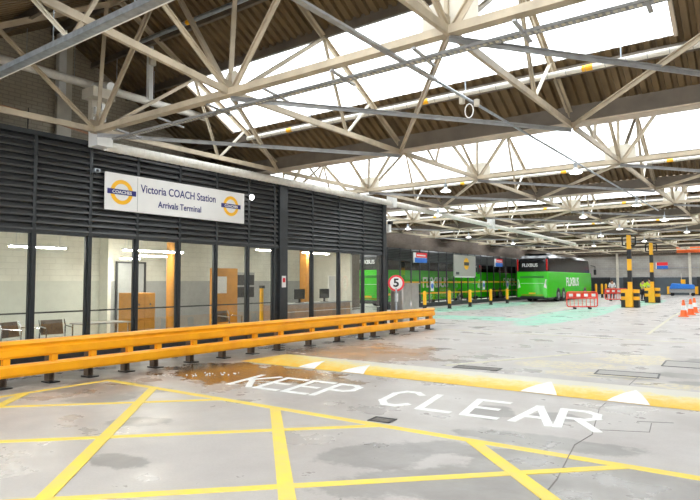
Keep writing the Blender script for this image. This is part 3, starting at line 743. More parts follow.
# station sign with the two roundels
t = empty('station_sign', (-11.06, 6.66, 3.13)); tag(t, 'long white sign lettered Victoria COACH Station Arrivals Terminal between two roundels', 'sign')
sw, sh = 3.88, .76
MB().box(-.03, .0, 0, sw, -.02, sh).build('board', 'signwhite', t, bevel=.004)
MB().box(.0, .002, .75, .76, 0, sh-.02).build('joint', 'intgrey', t)
MB().box(-.1, -.03, .6, .64, .1, .6).build('fixing', 'charpost', t); MB().box(-.1, -.03, 3.2, 3.24, .1, .6).build('fixing', 'charpost', t)
def roundel(y, z, r):
    m = MB(); n_ = 40; vs = []; 
    for xx in (.0, .006):
        for rr in (r, r*.68): vs += [(xx, y+rr*math.cos(2*PI*i/n_), z+rr*math.sin(2*PI*i/n_)) for i in range(n_)]
    fs = []
    for i in range(n_):
        q = (i+1) % n_
        fs += [(2*n_+i, 2*n_+q, 3*n_+q, 3*n_+i), (i, q, 2*n_+q, 2*n_+i), (n_+i, 3*n_+i, 3*n_+q, n_+q)]
    m.add(vs, fs); ro = m.build('roundel_ring', 'signyellow', t)
    bar = MB().box(.006, .012, y-r*1.28, y+r*1.28, z-r*.21, z+r*.21).build('roundel_bar', 'navy', t)
    text('COACHES', r*.36, (.0135, y, z-.005), FX, 'signwhite', 'bar_lettering', t, .001, 'CENTER', 1.05, 1.0, .002)
roundel(.38, .37, .26); roundel(3.42, .39, .25)
text('Victoria COACH Station', .245, (.004, 1.88, .50), FX, 'navy', 'lettering', t, .001, 'CENTER', .84, 1.0, .003)
text('Arrivals Terminal', .20, (.004, 1.88, .20), FX, 'navy', 'lettering', t, .001, 'CENTER', .86, 1.0, .003)
t = empty('security_camera', (-11.05, 6.45, 3.86)); tag(t, 'small grey security camera beside the top corner of the station sign', 'camera')
MB().box(-.08, .05, -.05, .07, -.03, .05).build('body', 'galv', t, bevel=.01); MB().box(.05, .07, -.02, .03, -.02, .03).build('lens_hood', 'black', t); MB().box(-.1, -.06, -.02, .02, -.1, .1).build('bracket', 'black', t)
t = empty('bulkhead_light', (-11.0, 10.75, 3.82)); tag(t, 'small round bulkhead light just past the right end of the sign', 'light')
MB().lathe((0, 0, 0), [(.02, -.02), (.07, -.02), (.075, .0), (.055, .03)], 16, axis='X').build('lens', 'lamp', t, smooth=True); MB().box(-.17, -.02, -.02, .02, -.02, .02).build('arm', 'black', t)
MB().tube((0, 0, .05), (0, 0, .7), .008, 6).build('drop_rod', 'black', t)
t = empty('notice_plate', (XF+.10, 12.09, 1.62)); tag(t, 'small red and white notice on the main dark post', 'notice')
MB().box(0, .01, -.08, .08, -.16, .16).build('plate', 'signwhite', t); MB().box(.01, .013, -.05, .05, -.02, .1).build('red_mark', 'signred', t)
t = empty('corner_floodlight', (-11.04, 17.47, 3.55)); tag(t, 'white and black floodlight box on the far corner of the block', 'light')
MB().box(-.1, .05, -.05, .1, -.2, .08).build('housing', 'white', t, bevel=.01); MB().box(-.05, .08, .0, .16, .08, .2).build('lamp_head', 'black', t)

# speed sign and steel cabinet
t = empty('speed_limit_sign', (-10.15, 16.5, 0), 0); tag(t, 'round red ringed 5 speed limit sign on a thin pole behind the guard rail', 'sign')
MB().tube((0, 0, 0), (0, 0, 1.4), .03, 10).build('pole', 'galv', t)
hd = empty('sign_head', (0, 0, 1.56)); hd.parent = t
hd.rotation_euler = (PI/2, 0, math.radians(33)); 
MB().lathe((0, 0, 0), [(.27, -.008), (.27, .008)], 40).build('red_ring', 'signred', hd); MB().lathe((0, 0, 0), [(.205, .002), (.205, .012)], 40).build('face', 'signwhite', hd)
text('5', .37, (0, .0, .0135), (0, 0, 0), 'black', 'numeral', hd, .001, 'CENTER', 1.1, 1, .012)
MB().box(-.045, .045, -.02, .045, .95, 1.22).build('small_plate', 'white', t)
t = empty('steel_cabinet', (-10.95, 18.4, 0)); tag(t, 'stainless steel cabinet at the end of the louvred block', 'cabinet')
MB().box(-.25, .25, -.58, .58, .06, 1.52).build('body', 'stainless', t, bevel=.01)
MB().box(.25, .265, -.55, -.01, .1, 1.48).build('door', 'stainless', t); MB().box(.25, .265, .01, .55, .1, 1.48).build('door', 'stainless', t)
MB().box(.265, .29, -.06, -.03, .7, .9).build('handle', 'chrome', t); MB().box(-.23, .23, -.55, .55, 0, .06).build('plinth', 'black', t); MB().box(-.28, .28, -.61, .61, 1.52, 1.56).build('lid', 'stainless', t)

# guard rail
t = empty('guard_rail', (-9.5, 1.2, 0)); tag(t, 'long yellow double guard rail on rusty posts along the terminal front', 'guard rail')
LN = 16.6
def wrail(z0, z1):
    h = z1-z0; c = (z0+z1)/2
    return MB().sweep((0, 0, c), (0, LN, c), [(-x, y) for x, y in ((-.05, -h*.5), (.035, -h*.5), (.055, -h*.36), (.055, h*.02), (.04, h*.10), (.075, h*.20), (.075, h*.44), (.055, h*.5), (-.05, h*.5))][::-1], up=(0, 0, 1))
def railprof(z0, z1, big):
    h = z1-z0; m = MB(); pr = [(-.04, z0), (.05, z0), (.08, z0+h*.12), (.08, z0+h*.5), (.055, z0+h*.58), (.055, z0+h*.66), (.085, z0+h*.8), (.06, z1-.01), (.03, z1), (-.04, z1)] if big else [(-.04, z0), (.06, z0), (.085, z0+h*.2), (.085, z0+h*.8), (.06, z1), (-.04, z1)]
    vs = [(x, 0, z) for x, z in pr]+[(x, LN, z) for x, z in pr]; k = len(pr)
    m.add(vs, [(i, (i+1) % k, k+(i+1) % k, k+i) for i in range(k)]+[tuple(range(k)), tuple(range(k, 2*k))[::-1]]); return m
railprof(.45, .72, True).build('upper_rail', 'rail', t); railprof(.165, .355, False).build('lower_rail', 'rail', t)
y = .25; i = 0
ys = [.25, .95, 1.62, 2.3, 2.95, 3.68, 4.35, 5.05, 5.66, 6.5, 7.35, 8.2, 9.05, 10.2, 11.4, 12.5, 13.13, 14.2, 15.4, 16.45]
for y in ys:
    p = MB().ibeam((-.12, y, 0), (-.12, y, .68), .13, .10, .014, up=(0, 1, 0)).build('post', 'postbrown', t)
    MB().box(-.2, .06, y-.09, y+.09, 0, .02).build('base_plate', 'black', p)
    MB().box(-.04, .045, y-.05, y+.05, .34, .47).build('spacer', 'rail', p)

# loose white litter and gravel by the puddle
t = MB()
for i in range(40):
    x = random.uniform(-8.75, -7.6); y = 6.2+(x+8.75)*.9+random.gauss(0, .12); s_ = random.uniform(.006, .02)
    t.lathe((x, y, 0), [(s_*.9, 0), (s_, s_*.5), (s_*.4, s_*.9)], 6)
tag(t.build('gravel', 'signwhite'), 'scattered white gravel and litter at the edge of the brown puddle', 'gravel', kind='stuff')

# ------------------------------------------------------------------ road paint
def road(name, mname, lab, segs, cat='road marking', wd=.11, parent=None):
    m = MB(); zz = .003
    for a, b_, *w_ in segs:
        ww = w_[0] if w_ else wd
        d = Vector((b_[0]-a[0], b_[1]-a[1], 0)).normalized(); nn = Vector((-d.y, d.x, 0))*ww/2
        A = Vector((*a, 0)); B = Vector((*b_, 0)); zz += .0003
        m.add([A-nn+Vector((0, 0, zz)), A+nn+Vector((0, 0, zz)), B+nn+Vector((0, 0, zz)), B-nn+Vector((0, 0, zz)), A-nn, A+nn, B+nn, B-nn], [(0, 1, 2, 3), (0, 1, 5, 4), (1, 2, 6, 5), (2, 3, 7, 6), (3, 0, 4, 7)])
    o = m.build(name, mname, parent)
    if lab: tag(o, lab, cat)
    return o
def clip(c, fam):     # diagonal line y-x=c or y+x=c clipped to the box
    x0, x1, y0, y1 = -8.85, 6.0, -1.5, 5.55
    pts = []
    for x in (x0, x1):
        y = c+x if fam else c-x
        if y0 <= y <= y1: pts.append((x, y))
    for y in (y0, y1):
        x = y-c if fam else c-y
        if x0 < x < x1: pts.append((x, y))
    return pts[:2]
segs = [((-8.95, 5.52), (6.0, 5.62), .12), ((-8.75, -1.5), (-8.95, 5.55), .12), ((-8.9, -1.45), (6, -1.45), .12), ((6, -1.5), (6, 5.6), .12)]
for c in (11.72, 9.18, 6.66, 4.1, 1.55, -1.0, -3.5):
    p = clip(c, True)
    if len(p) == 2: segs.append((p[0], p[1], .10))
for c in (-4.72, -2.22, .31, 3.01, 5.6, 8.2):
    p = clip(c, False)
    if len(p) == 2: segs.append((p[0], p[1], .13))
road('box_junction_marking', 'roadyellow', 'yellow criss-cross box marking painted over the near concrete', segs)

# KEEP CLEAR, drawn in strokes
G_ = {'K': [((0, 0), (0, 1)), ((0, .42), (.85, 1)), ((.22, .55), (.9, 0))], 'E': [((0, 0), (0, 1)), ((0, 1), (.85, 1)), ((0, .5), (.7, .5)), ((0, 0), (.85, 0))],
      'P': [((0, 0), (0, 1)), ((0, 1), (.6, 1)), ((.6, 1), (.85, .88)), ((.85, .88), (.85, .62)), ((.85, .62), (.6, .5)), ((.6, .5), (0, .5))],
      'C': [((.85, .85), (.6, 1)), ((.6, 1), (.25, 1)), ((.25, 1), (0, .78)), ((0, .78), (0, .22)), ((0, .22), (.25, 0)), ((.25, 0), (.6, 0)), ((.6, 0), (.85, .15))],
      'L': [((0, 0), (0, 1)), ((0, 0), (.85, 0))], 'A': [((0, 0), (.43, 1)), ((.43, 1), (.88, 0)), ((.18, .33), (.7, .33))],
      'R': [((0, 0), (0, 1)), ((0, 1), (.6, 1)), ((.6, 1), (.85, .88)), ((.85, .88), (.85, .64)), ((.85, .64), (.6, .5)), ((.6, .5), (0, .5)), ((.4, .5), (.88, 0))]}
kcp = tag(empty('keep_clear_lettering', (0, 0, 0)), 'white KEEP CLEAR lettering painted in front of the speed hump', 'road marking')
base = Vector((-7.05, 6.42)); ex = Vector((1, .045)); ey = Vector((-.19, .93))
xx = 0
for ch, gap in zip('KEEP CLEAR', (.57, .55, .53, 1.06, 0, .62, .60, .60, .50, .6)):
    if ch != ' ':
        kc = []
        for a, b_ in G_[ch]:
            q = [base+ex*(xx+u*.46)+ey*v for u, v in (a, b_)]
            d = (q[1]-q[0]).normalized()*.04
            kc.append((tuple(q[0]-d), tuple(q[1]+d), .10))
        road('letter', 'roadwhite', None, kc, parent=kcp)
    xx += gap
# give-way style dashes and faded lines beyond the hump
road('faded_lane_line', 'roadworn', 'faded pale lane line running along the hall toward the traffic cones', [((-3.2, 19.6), (-3.9, 30.5), .10), ((-3.9, 30.5), (-4.6, 52), .12)])
road('faded_stop_line', 'roadworn', 'faded pale line crossing the lanes beyond the speed hump', [((-9.2, 17.9), (2, 17.3), .14), ((-5.2, 10.2), (-3.4, 14.0), .14)])
road('bay_edge_line', 'roadworn', 'faded white bay edge line beside the coach lane', [((-9.6, 24.5), (-10.9, 44), .12)])

# speed hump
t = empty('speed_hump', (0, 0, 0)); tag(t, 'worn yellow speed hump with white arrowheads crossing the floor', 'speed hump')
m_ = MB(); prof = [(8.40, .004), (8.55, .035), (8.78, .062), (9.05, .072), (9.35, .062), (9.6, .035), (9.8, .004)]
nx = 40; xs = [-8.9+(6.0+8.9)*i/nx for i in range(nx+1)]; vs = []
for x in xs:
    ta = min(1, (x+8.9)/.5+.05)
    for y, z in prof: vs.append((x, y, z*ta))
k = len(prof)
fs = [(i*k+j_, (i+1)*k+j_, (i+1)*k+j_+1, i*k+j_+1) for i in range(nx) for j_ in range(k-1)]
m_.add(vs, fs); m_.add([(x, y, 0) for x in (xs[0], xs[-1]) for y in (prof[0][0], prof[-1][0])], [(0, 1, 3, 2)])
m_.build('hump_body', 'hump', t, smooth=True)
def arrow(x0, x1, tip):
    m = MB(); pts = []
    z = lambda y: next(z0+(z1-z0)*(y-y0)/(y1-y0) for (y0, z0), (y1, z1) in zip(prof, prof[1:]) if y0 <= y <= y1)+.004
    rows = [8.405, 8.55, 8.78, tip]; vs = []
    for y in rows:
        f = (y-rows[0])/(tip-rows[0]); c = x0+(x1-x0)*.45
        vs += [(x0+(c-x0)*f, y, z(y)), (x1+(c+.02-x1)*f, y, z(y))]
    m.add(vs, [(2*i, 2*i+1, 2*i+3, 2*i+2) for i in range(3)]); m.build('white_arrowhead', 'roadwhite', t)
for a, b_, tp in ((-7.35, -6.95, 9.0), (-6.35, -5.85, 9.0), (-3.08, -2.55, 9.04), (-1.90, -1.37, 9.04), (.6, 1.3, 9.04)): arrow(a, b_, tp)

# iron covers
def cover(x, y, w_, d_, rz, lab, grid=True):
    t = empty('drain_cover', (x, y, .0), rz); tag(t, lab, 'drain cover')
    m = MB(); f_ = .03
    for a in ((-w_/2, w_/2, -d_/2, -d_/2+f_), (-w_/2, w_/2, d_/2-f_, d_/2), (-w_/2, -w_/2+f_, -d_/2, d_/2), (w_/2-f_, w_/2, -d_/2, d_/2)): m.box(*a, .001, .008)
    m.build('frame', 'black', t)
    m = MB(); m.box(-w_/2+f_, w_/2-f_, -d_/2+f_, d_/2-f_, .001, .004)
    if grid:
        k = int(w_/.07)
        for i in range(k): x_ = -w_/2+.05+i*.07; m.box(x_, x_+.03, -d_/2+.05, d_/2-.05, .004, .007)
    m.build('lid', 'iron' if grid else 'concrete', t)
cover(-3.76, 5.78, .28, .22, .1, 'small square drain grate set between the yellow lines and the word CLEAR')
cover(-4.55, 9.98+.25, .85, .35, .08, 'rectangular dark drain grate just beyond the speed hump')
cover(-2.15, 11.05, 1.0, .55, .1, 'large rectangular inspection cover beyond the right half of the hump', False)
cover(-1.5, 12.9, .7, .9, .05, 'second inspection cover further back near the right frame edge', False)

# ------------------------------------------------------------------ far glass screens
XG = -18.2; ZG, ZGH = 3.62, 2.9
FM = [28.6, 30.0, 31.3, 32.4, 33.6, 34.9, 36.1, 37.2, 38.4, 39.5, 40.7, 41.8, 43.0, 44.3, 45.6, 46.9, 48.2, 49.5, 50.8, 52.2]
m_ = MB(); m_.box(XG-.3, XG-.02, FM[0], FM[-1], ZGH, ZG); wg = struct(m_.build('wall_far', 'charpost'))
for a, b_ in zip(FM, FM[1:]):
    l_ = MB()
    for i in range(7): 
        z = ZGH+.03+i*.098; l_.sweep((XG+.02, a+.03, z), (XG+.02, b_-.03, z), [(-.04, 0), (.04, -.01), (.04, .012), (-.04, .075)])
    l_.build('louvre_panel', 'charcoal', wg)
    f = MB(); f.box(XG-.03, XG+.03, a, a+.07, 0, ZG); f.box(XG-.03, XG+.03, a, b_, 0, .28); f.box(XG-.03, XG+.03, a, b_, ZGH-.05, ZGH)
    wf = struct(f.build('window_%d' % wn, 'charpost')); wn += 1
    MB().box(XG-.005, XG+.005, a+.07, b_, .28, ZGH-.05).build('pane', 'glass', wf)
    MB().box(XG-.05, XG-.03, a, b_, .82, .92).build('lower_rail', 'yellow', wf); MB().box(XG-.05, XG-.03, a, b_, 1.52, 1.62).build('upper_rail', 'yellow', wf)
t = empty('bay_sign', (XG+.12, 38.0, 1.98)); tag(t, 'large grey panel with a yellow disc on the far glass screens', 'sign')
MB().box(-.08, .02, -.95, 2.6, 0, 1.5).build('board', 'signgrey', t, bevel=.01)
MB().lathe((.02, 1.0, .90), [(.42, 0), (.42, .012)], 32, axis='X').build('yellow_disc', 'signyellow', t)
MB().box(.033, .04, .6, 1.4, .78, 1.02).build('dark_bar', 'charpost', t); MB().box(.02, .03, -.7, -.2, .12, .3).build('dark_mark', 'charpost', t)
MB().box(-.04, .03, -.8, 2.4, -.08, .0).build('bottom_strip', 'white', t)
for i, (y, w_, lab) in enumerate(((31.5, 1.7, 'small red over blue sign on the far screens, near end'), (44.4, 1.6, 'small red over blue sign on the far screens, by the green coach'))):
    t = empty('bay_notice', (XG+.1, y, 2.8)); tag(t, lab, 'sign', 'red and blue bay signs')
    MB().box(-.045, 0, 0, w_, 0, .62).build('board', 'signwhite', t); MB().box(0, .006, .3, w_, .32, .62).build('red_half', 'signred', t); MB().box(0, .006, .12, w_, .0, .3).build('blue_half', 'signblue', t)
    MB().box(.006, .01, .4, w_-.2, .42, .50).build('white_mark', 'signwhite', t)
for i, y in enumerate((34.0, 42.3, 47.2)):
    t = empty('blue_notice', (XG+.03, y, 1.35)); tag(t, 'small blue round mandatory notice on the glass, %s along the far screens' % ORD[i], 'notice', 'blue notices on the far glass')
    MB().box(0, .008, -.2, .2, -.35, .3).build('plate', 'signwhite', t); MB().lathe((.008, 0, -.02), [(.17, 0), (.17, .006)], 20, axis='X').build('blue_disc', 'signblue', t)
# bollards
def bollard(name='yellow_bollard'):
    r = empty(name); k = []
    k.append(MB().lathe((0, 0, 0), [(.10, .3), (.10, 1.0), (.08, 1.06), (.02, 1.08)], 14).build('sleeve', 'yellow', r, smooth=True))
    k.append(MB().lathe((0, 0, 0), [(.14, 0), (.14, .03), (.105, .04), (.105, .3)], 14).build('base', 'black', r, smooth=True)); return r, k
b0, bk0 = bollard(); first = True
for i, (x, y) in enumerate(((-16.2, 29.4), (-15.9, 31.9), (-15.9, 34.8), (-16.0, 38.4), (-16.1, 41.7))):
    o = b0 if first else quick_copy(b0, bk0, (x, y, 0)); first = False; o.location = (x, y, 0)
    tag(o, 'yellow bollard with a black foot before the glass screens, %s from the steel cabinet' % ORD[i], 'bollard', 'bollards along the glass screens')
for i, (x, y) in enumerate(((-14.35, 60.5), (-13.75, 60.3), (-13.35, 60.1))):
    o = quick_copy(b0, bk0, (x, y, 0)); o.scale = (1, 1, 1.25)
    tag(o, 'tall yellow post beyond the nose of the green coach, %s from the coach' % ORD[i], 'bollard', 'posts past the coach')

# ------------------------------------------------------------------ coach
def make_coach():
    r = empty('coach'); W, Ln = 1.25, 13.4
    def prof_body(z0, z1, w0, w1, ch):
        return [(-w0, z0), (w0, z0), (w1, z1-ch), (w1-ch*.35, z1-ch*.3), (w1-ch, z1), (-w1+ch, z1), (-w1+ch*.35, z1-ch*.3), (-w1, z1-ch)]
    def loft(secs, name, m, smooth=True, parent=r):
        vs = []; k = len(secs[0][1])
        for y, pr in secs: vs += [(x, y if not callable(y) else y(z), z) for x, z in pr]
        fs = [(i*k+j, i*k+(j+1) % k, (i+1)*k+(j+1) % k, (i+1)*k+j) for i in range(len(secs)-1) for j in range(k)]
        mb = MB(); mb.add(vs, fs+[tuple(range(k))[::-1], tuple(range((len(secs)-1)*k, len(secs)*k))]); return mb.build(name, m, parent, smooth=smooth)
    # lower green body, rounded at the corners in plan
    lb = [(0.0, 1.13), (.05, 1.2), (.16, 1.25), (Ln-.5, 1.25), (Ln-.15, 1.18), (Ln, .98)]
    def lowsec(w): return [(-w, .36), (w, .36), (w, 2.30), (w-.02, 2.36), (-w+.02, 2.36), (-w, 2.30)]
    body = loft([(y, lowsec(w)) for y, w in lb], 'body', 'busgreen')
    ub = [(.10, 1.08, 3.20), (.16, 1.18, 3.42), (.45, 1.225, 3.62), (2.5, 1.23, 3.70), (Ln-2.2, 1.23, 3.70), (Ln-1.0, 1.22, 3.60), (Ln-.45, 1.12, 3.25), (Ln-.2, .98, 2.8)]
    loft([((lambda z, y=y: y+max(0, (z-2.36))*.10) if y < 1 else y, prof_body(2.36, zt, w, w-.05, .22)) for y, w, zt in ub], 'window_band', 'busglass', smooth=False)
    # pods and dark underside
    MB().box(-1.1, 1.1, .35, Ln-.4, .22, .40).build('underside', 'black', r)
    MB().box(-.95, .95, -.02, .3, .26, .46).build('rear_bumper', 'black', r, bevel=.03)
    MB().box(-.9, .9, .9, 3.6, 3.68, 3.80).build('roof_unit', 'busglass', r, bevel=.06)
    # rear details
    for s in (-1, 1):
        MB().box(s*1.10, s*1.20, .02, .14, 2.45, 3.35).build('high_lamp', 'lens', r, bevel=.02)
        MB().add([(s*.92, -.012, 1.15), (s*1.14, .0, 1.05), (s*1.16, .01, 1.75), (s*1.06, -.012, 1.75), (s*.92, .03, 1.15), (s*1.14, .05, 1.05), (s*1.16, .06, 1.75), (s*1.06, .03, 1.75)],
                 [(0, 1, 2, 3), (4, 7, 6, 5), (0, 4, 5, 1), (1, 5, 6, 2), (2, 6, 7, 3), (3, 7, 4, 0)]).build('tail_lamp', 'lensclear', r)
    MB().box(-.95, .95, -.015, .0, 1.86, 2.02).build('vent_grille', mat('dark_green_grille', (.02, .25, .01), .5), r)
    MB().box(-.9, .9, -.012, .0, 1.44, 1.46).build('panel_line', 'white', r)
    MB().box(-.26, .26, -.012, .0, .62, .73).build('number_plate', 'signyellow', r)
    MB().box(-.85, .85, -.01, .0, .52, .56).build('reflector_strip', 'lens', r)
    text('FLiXBUS', .36, (-.18, .085, 2.86), (PI/2+.0, 0, 0), 'signwhite', 'rear_lettering', r, .012, 'CENTER', .95, 1.0, .006)
    text('FLiXBUS', 1.0, (1.254, 6.7, 1.52), FX, 'signwhite', 'side_lettering', r, .003, 'CENTER', 1.12, .95, .022)
    # wheels
    for y in (2.6, 4.0, 10.6):
        for s in (-1, 1):
            MB().poly([(s*1.0, y+.62*math.cos(PI*i/14), .36+.72*math.sin(PI*i/14)) for i in range(15)], s*.255, ax=0).build('wheel_arch', 'black', r)
            w_ = MB(); w_.lathe((s*.95, y, .5), [(.3, 0), (.46, .0), (.5, s*.05), (.5, s*.27), (.44, s*.31), (.3, s*.31)], 24, axis='X'); wo = w_.build('wheel', 'rubber', r, smooth=True)
            MB().lathe((s*1.24, y, .5), [(.29, 0), (.27, s*.02), (.12, s*.05), (.1, s*.0)], 20, axis='X').build('hub', 'steelgrey', wo, smooth=True)
    for s in (-1, 1):
        MB().path([(s*1.15, Ln-.1, 3.1), (s*1.45, Ln+.25, 3.0), (s*1.45, Ln+.28, 2.6)], .03).build('mirror_arm', 'black', r)
        MB().box(s*1.33, s*1.55, Ln+.18, Ln+.36, 2.2, 2.7).build('mirror', 'black', r, bevel=.03)
    return r
ch = make_coach(); ch.location = (-15.5, 45.4, 0)
tag(ch, 'bright green coach with black windows parked by the glass screens, seen from behind', 'coach', 'green coaches')
c2 = copy_tree(ch); c2.location = (-20.9, 30.6, 0)
c3 = copy_tree(ch); c3.location = (-20.9, 45.2, 0)

tag(c2, 'green coach behind the near half of the far glass screens, seen through the panes', 'coach', 'green coaches')
tag(c3, 'green coach behind the far half of the glass screens, next to the parked coach', 'coach', 'green coaches')

# ------------------------------------------------------------------ barriers, cones, column guards
def barrier():
    r = empty('plastic_barrier'); k = []
    w_, h = 1.75, 1.0
    fr = MB()
    pts = []
    for cx, cz, a0 in ((w_/2-.14, h-.14, 0), (-w_/2+.14, h-.14, PI/2), (-w_/2+.14, .26, PI), (w_/2-.14, .26, 1.5*PI)):
        for i in range(5): a = a0+i*PI/8; pts.append((cx+.12*math.cos(a), 0, cz+.12*math.sin(a)))
    fr.path(pts+[pts[0]], .035, 8); fr.path([(-w_/2, 0, .62), (w_/2, 0, .62)], .03, 8)
    for i in range(7): x = -w_/2+.2+i*(w_-.4)/6; fr.bar((x, 0, .18), (x, 0, .60), .03, .03)
    k.append(fr.build('frame', 'red', r, smooth=True))
    k.append(MB().box(-w_/2+.04, w_/2-.04, -.02, .02, .66, .93).build('panel', 'red', r))
    for i in range(4):
        x = -w_/2+.14+i*.42; k.append(MB().box(x, x+.22, -.026, .026, .72, .88).build('white_chevron', 'cone_w', r))
    for s in (-1, 1): k.append(MB().box(s*.42-.04, s*.42+.04, -.25, .25, 0, .10).build('foot', 'rubber', r, bevel=.02)); 
    return r, k
b1, bk1 = barrier(); first = True
for x, y, rz, lab in ((-9.15, 35.3, .53, 'red and white plastic barrier standing in front of the coach side'),
                      (-10.55, 50.9, .52, 'red and white plastic barrier further back, behind the nearer striped column')):
    o = b1 if first else quick_copy(b1, bk1, (x, y, 0), rz); first = False; o.location = (x, y, 0); o.rotation_euler = (0, 0, rz)
    tag(o, lab, 'barrier', 'red and white plastic barriers')
def cone():
    r = empty('traffic_cone'); k = []
    k.append(MB().box(-.2, .2, -.2, .2, 0, .04).build('base', 'orange', r, bevel=.01))
    k.append(MB().lathe((0, 0, 0), [(.15, .04), (.045, .74), (.03, .75)], 18).build('body', 'orange', r, smooth=True))
    k.append(MB().lathe((0, 0, 0), [(.118, .29), (.087, .50)], 18).build('white_sleeve', 'cone_w', r, smooth=True)); return r, k
c1, ck1 = cone(); first = True
for i, (x, y) in enumerate(((-3.45, 30.2), (-3.35, 31.9), (-3.42, 34.2), (-3.3, 36.9), (-3.3, 39.6))):
    o = c1 if first else quick_copy(c1, ck1, (x, y, 0)); first = False; o.location = (x, y, 0)
    tag(o, 'orange and white traffic cone, %s in the line near the right frame edge' % ORD[i], 'traffic cone', 'traffic cones in a line')

def colm(x, y, lab):
    t = empty('striped_column', (x, y, 0)); tag(t, lab, 'column', 'striped columns in the middle of the hall')
    m_ = MB(); h = 4.45
    zs = [1.0, 1.55, 2.25, 2.95, 3.55, h]; 
    for i, (a, b_) in enumerate(zip(zs, zs[1:])): m_.box(-.115, .115, -.115, .115, a, b_, 1 if i in (1, 3) else 0)
    m_.box(-.115, .115, -.115, .115, 0, 1.0, 0)
    m_.build('shaft', ['yellow', 'black'], t)
    m_ = MB()
    # cross shaped guard
    for sx, sy in ((1, 0), (-1, 0), (0, 1), (0, -1)):
        for i in range(5):
            z0, z1 = .02+i*.215, .02+(i+1)*.215
            if sx: m_.box(sx*.2, sx*.50, -.2, .2, z0, z1, i % 2 if i else 1 if False else (i+1) % 2 if False else (1 if i in (0, 2) else 0)); 
            else: m_.box(-.2, .2, sy*.2, sy*.50, z0, z1, 0)
    m_.box(-.2, .2, -.2, .2, .02, 1.1, 0); m_.box(-.48, .48, -.48, .48, 0, .02, 1)
    g_ = m_.build('impact_guard', ['yellow', 'black'], t)
    for s in (-1, 1): 
        m_ = MB(); m_.path([(s*.12, 0, 3.75), (s*.36, 0, 3.80), (s*.38, 0, 4.3), (s*.12, 0, 4.4)], .045, 6); m_.build('head_bracket', 'black', t)
colm(-7.28, YV+3*P, 'nearer yellow and black striped column with a chunky guarded base')
colm(-7.5, YV+4*P, 'farther yellow and black striped column beside the people in yellow vests')

# ------------------------------------------------------------------ people
def person(x, y, rz, lab, top='hivis', h=1.74, arm=.25, bend=.0):
    t = empty('person', (x, y, 0), rz); t.scale = (h/1.74,)*3
    J = {'pel': (0, 0, .94, .135), 'bel': (0, 0, 1.12, .125), 'che': (0, 0, 1.32, .15), 'nec': (0, .0, 1.49, .058), 'hea': (0, -.015, 1.57, .075), 'top': (0, -.02, 1.66, .085)}
    Ls = [('pel', 'bel'), ('bel', 'che'), ('che', 'nec'), ('nec', 'hea'), ('hea', 'top')]
    for s, n_ in ((-1, 'l'), (1, 'r')):
        J.update({'h'+n_: (s*.09, 0, .86, .095), 'k'+n_: (s*.11, -.02, .48, .062), 'a'+n_: (s*.12, .02, .09, .042), 't'+n_: (s*.13, -.13, .04, .038),
                  's'+n_: (s*.19, 0, 1.41, .06), 'e'+n_: (s*.25, -.03-.1*arm, 1.15, .043), 'w'+n_: (s*.21, -.12-arm*.6, 1.0+arm*.3, .032), 'p'+n_: (s*.20, -.19-arm*.6, .95+arm*.3, .036)})
        Ls += [('pel', 'h'+n_), ('h'+n_, 'k'+n_), ('k'+n_, 'a'+n_), ('a'+n_, 't'+n_), ('che', 's'+n_), ('s'+n_, 'e'+n_), ('e'+n_, 'w'+n_), ('w'+n_, 'p'+n_)]
        for f in range(4):
            J['f%d%s' % (f, n_)] = (s*(.20+(.022*f-.033)), -.25-arm*.6, .885+arm*.3-(.008 if f in (0, 3) else 0), .009); Ls.append(('p'+n_, 'f%d%s' % (f, n_)))
        J['th'+n_] = (s*.16, -.21-arm*.6, .93+arm*.3, .01); Ls.append(('p'+n_, 'th'+n_))
    def skin(keys, grow, name, m, parent, sub=1, root='pel'):
        ks = [k for k in J if k in keys]; ix = {k: i for i, k in enumerate(ks)}
        me = bpy.data.meshes.new(name); me.from_pydata([J[k][:3] for k in ks], [(ix[a], ix[b_]) for a, b_ in Ls if a in ix and b_ in ix], [])
        o = bpy.data.objects.new(name, me); col.objects.link(o)
        o.modifiers.new('s', 'SKIN'); sv = me.skin_vertices[0].data
        for k, i in ix.items(): sv[i].radius = (J[k][3]+grow,)*2; sv[i].use_root = (k == root)
        o.modifiers.new('b', 'SUBSURF').levels = sub
        bpy.context.view_layer.update()
        m2 = bpy.data.meshes.new_from_object(o.evaluated_get(bpy.context.evaluated_depsgraph_get()))
        o.modifiers.clear(); o.data = m2; m2.materials.clear(); m2.materials.append(M[m]); m2.polygons.foreach_set('use_smooth', [True]*len(m2.polygons)); o.parent = parent
        return o
    skin(set(J), 0, 'body', 'skin', t)
    skin({'pel', 'bel', 'che', 'sl', 'sr', 'el', 'er', 'wl', 'wr'}, .016, 'jacket', top, t)
    skin({'pel', 'hl', 'hr', 'kl', 'kr', 'al', 'ar'}, .014, 'trousers', 'trousers', t)
    for s in (-1, 1): MB().box(s*.125-.05, s*.125+.05, -.19, .08, 0, .09).build('shoe', 'black', t, bevel=.02)
    MB().lathe((0, .005, 1.60), [(.088, .0), (.095, .06), (.075, .115), (.03, .135)], 12).build('hair', 'hair', t, smooth=True)
    MB().box(-.012, .012, -.125, -.10, 1.585, 1.62).build('nose', 'skin', t, bevel=.004)
    for s in (-1, 1): MB().box(s*.03-.01, s*.03+.01, -.108, -.1, 1.63, 1.64).build('eye', 'black', t); MB().box(s*.085-.008, s*.085+.008, -.03, .0, 1.58, 1.64).build('ear', 'skin', t)
    MB().box(-.022, .022, -.105, -.095, 1.555, 1.562).build('mouth', 'hair', t)
    if top == 'hivis': MB().lathe((0, 0, 1.12), [(.160, 0), (.162, .05)], 14).build('reflective_band', 'shirt', t)
    tag(t, lab, 'person')
person(-8.75, 52.0, 2.6, 'person in a yellow hi-vis jacket and dark trousers, standing between the two columns, further left')
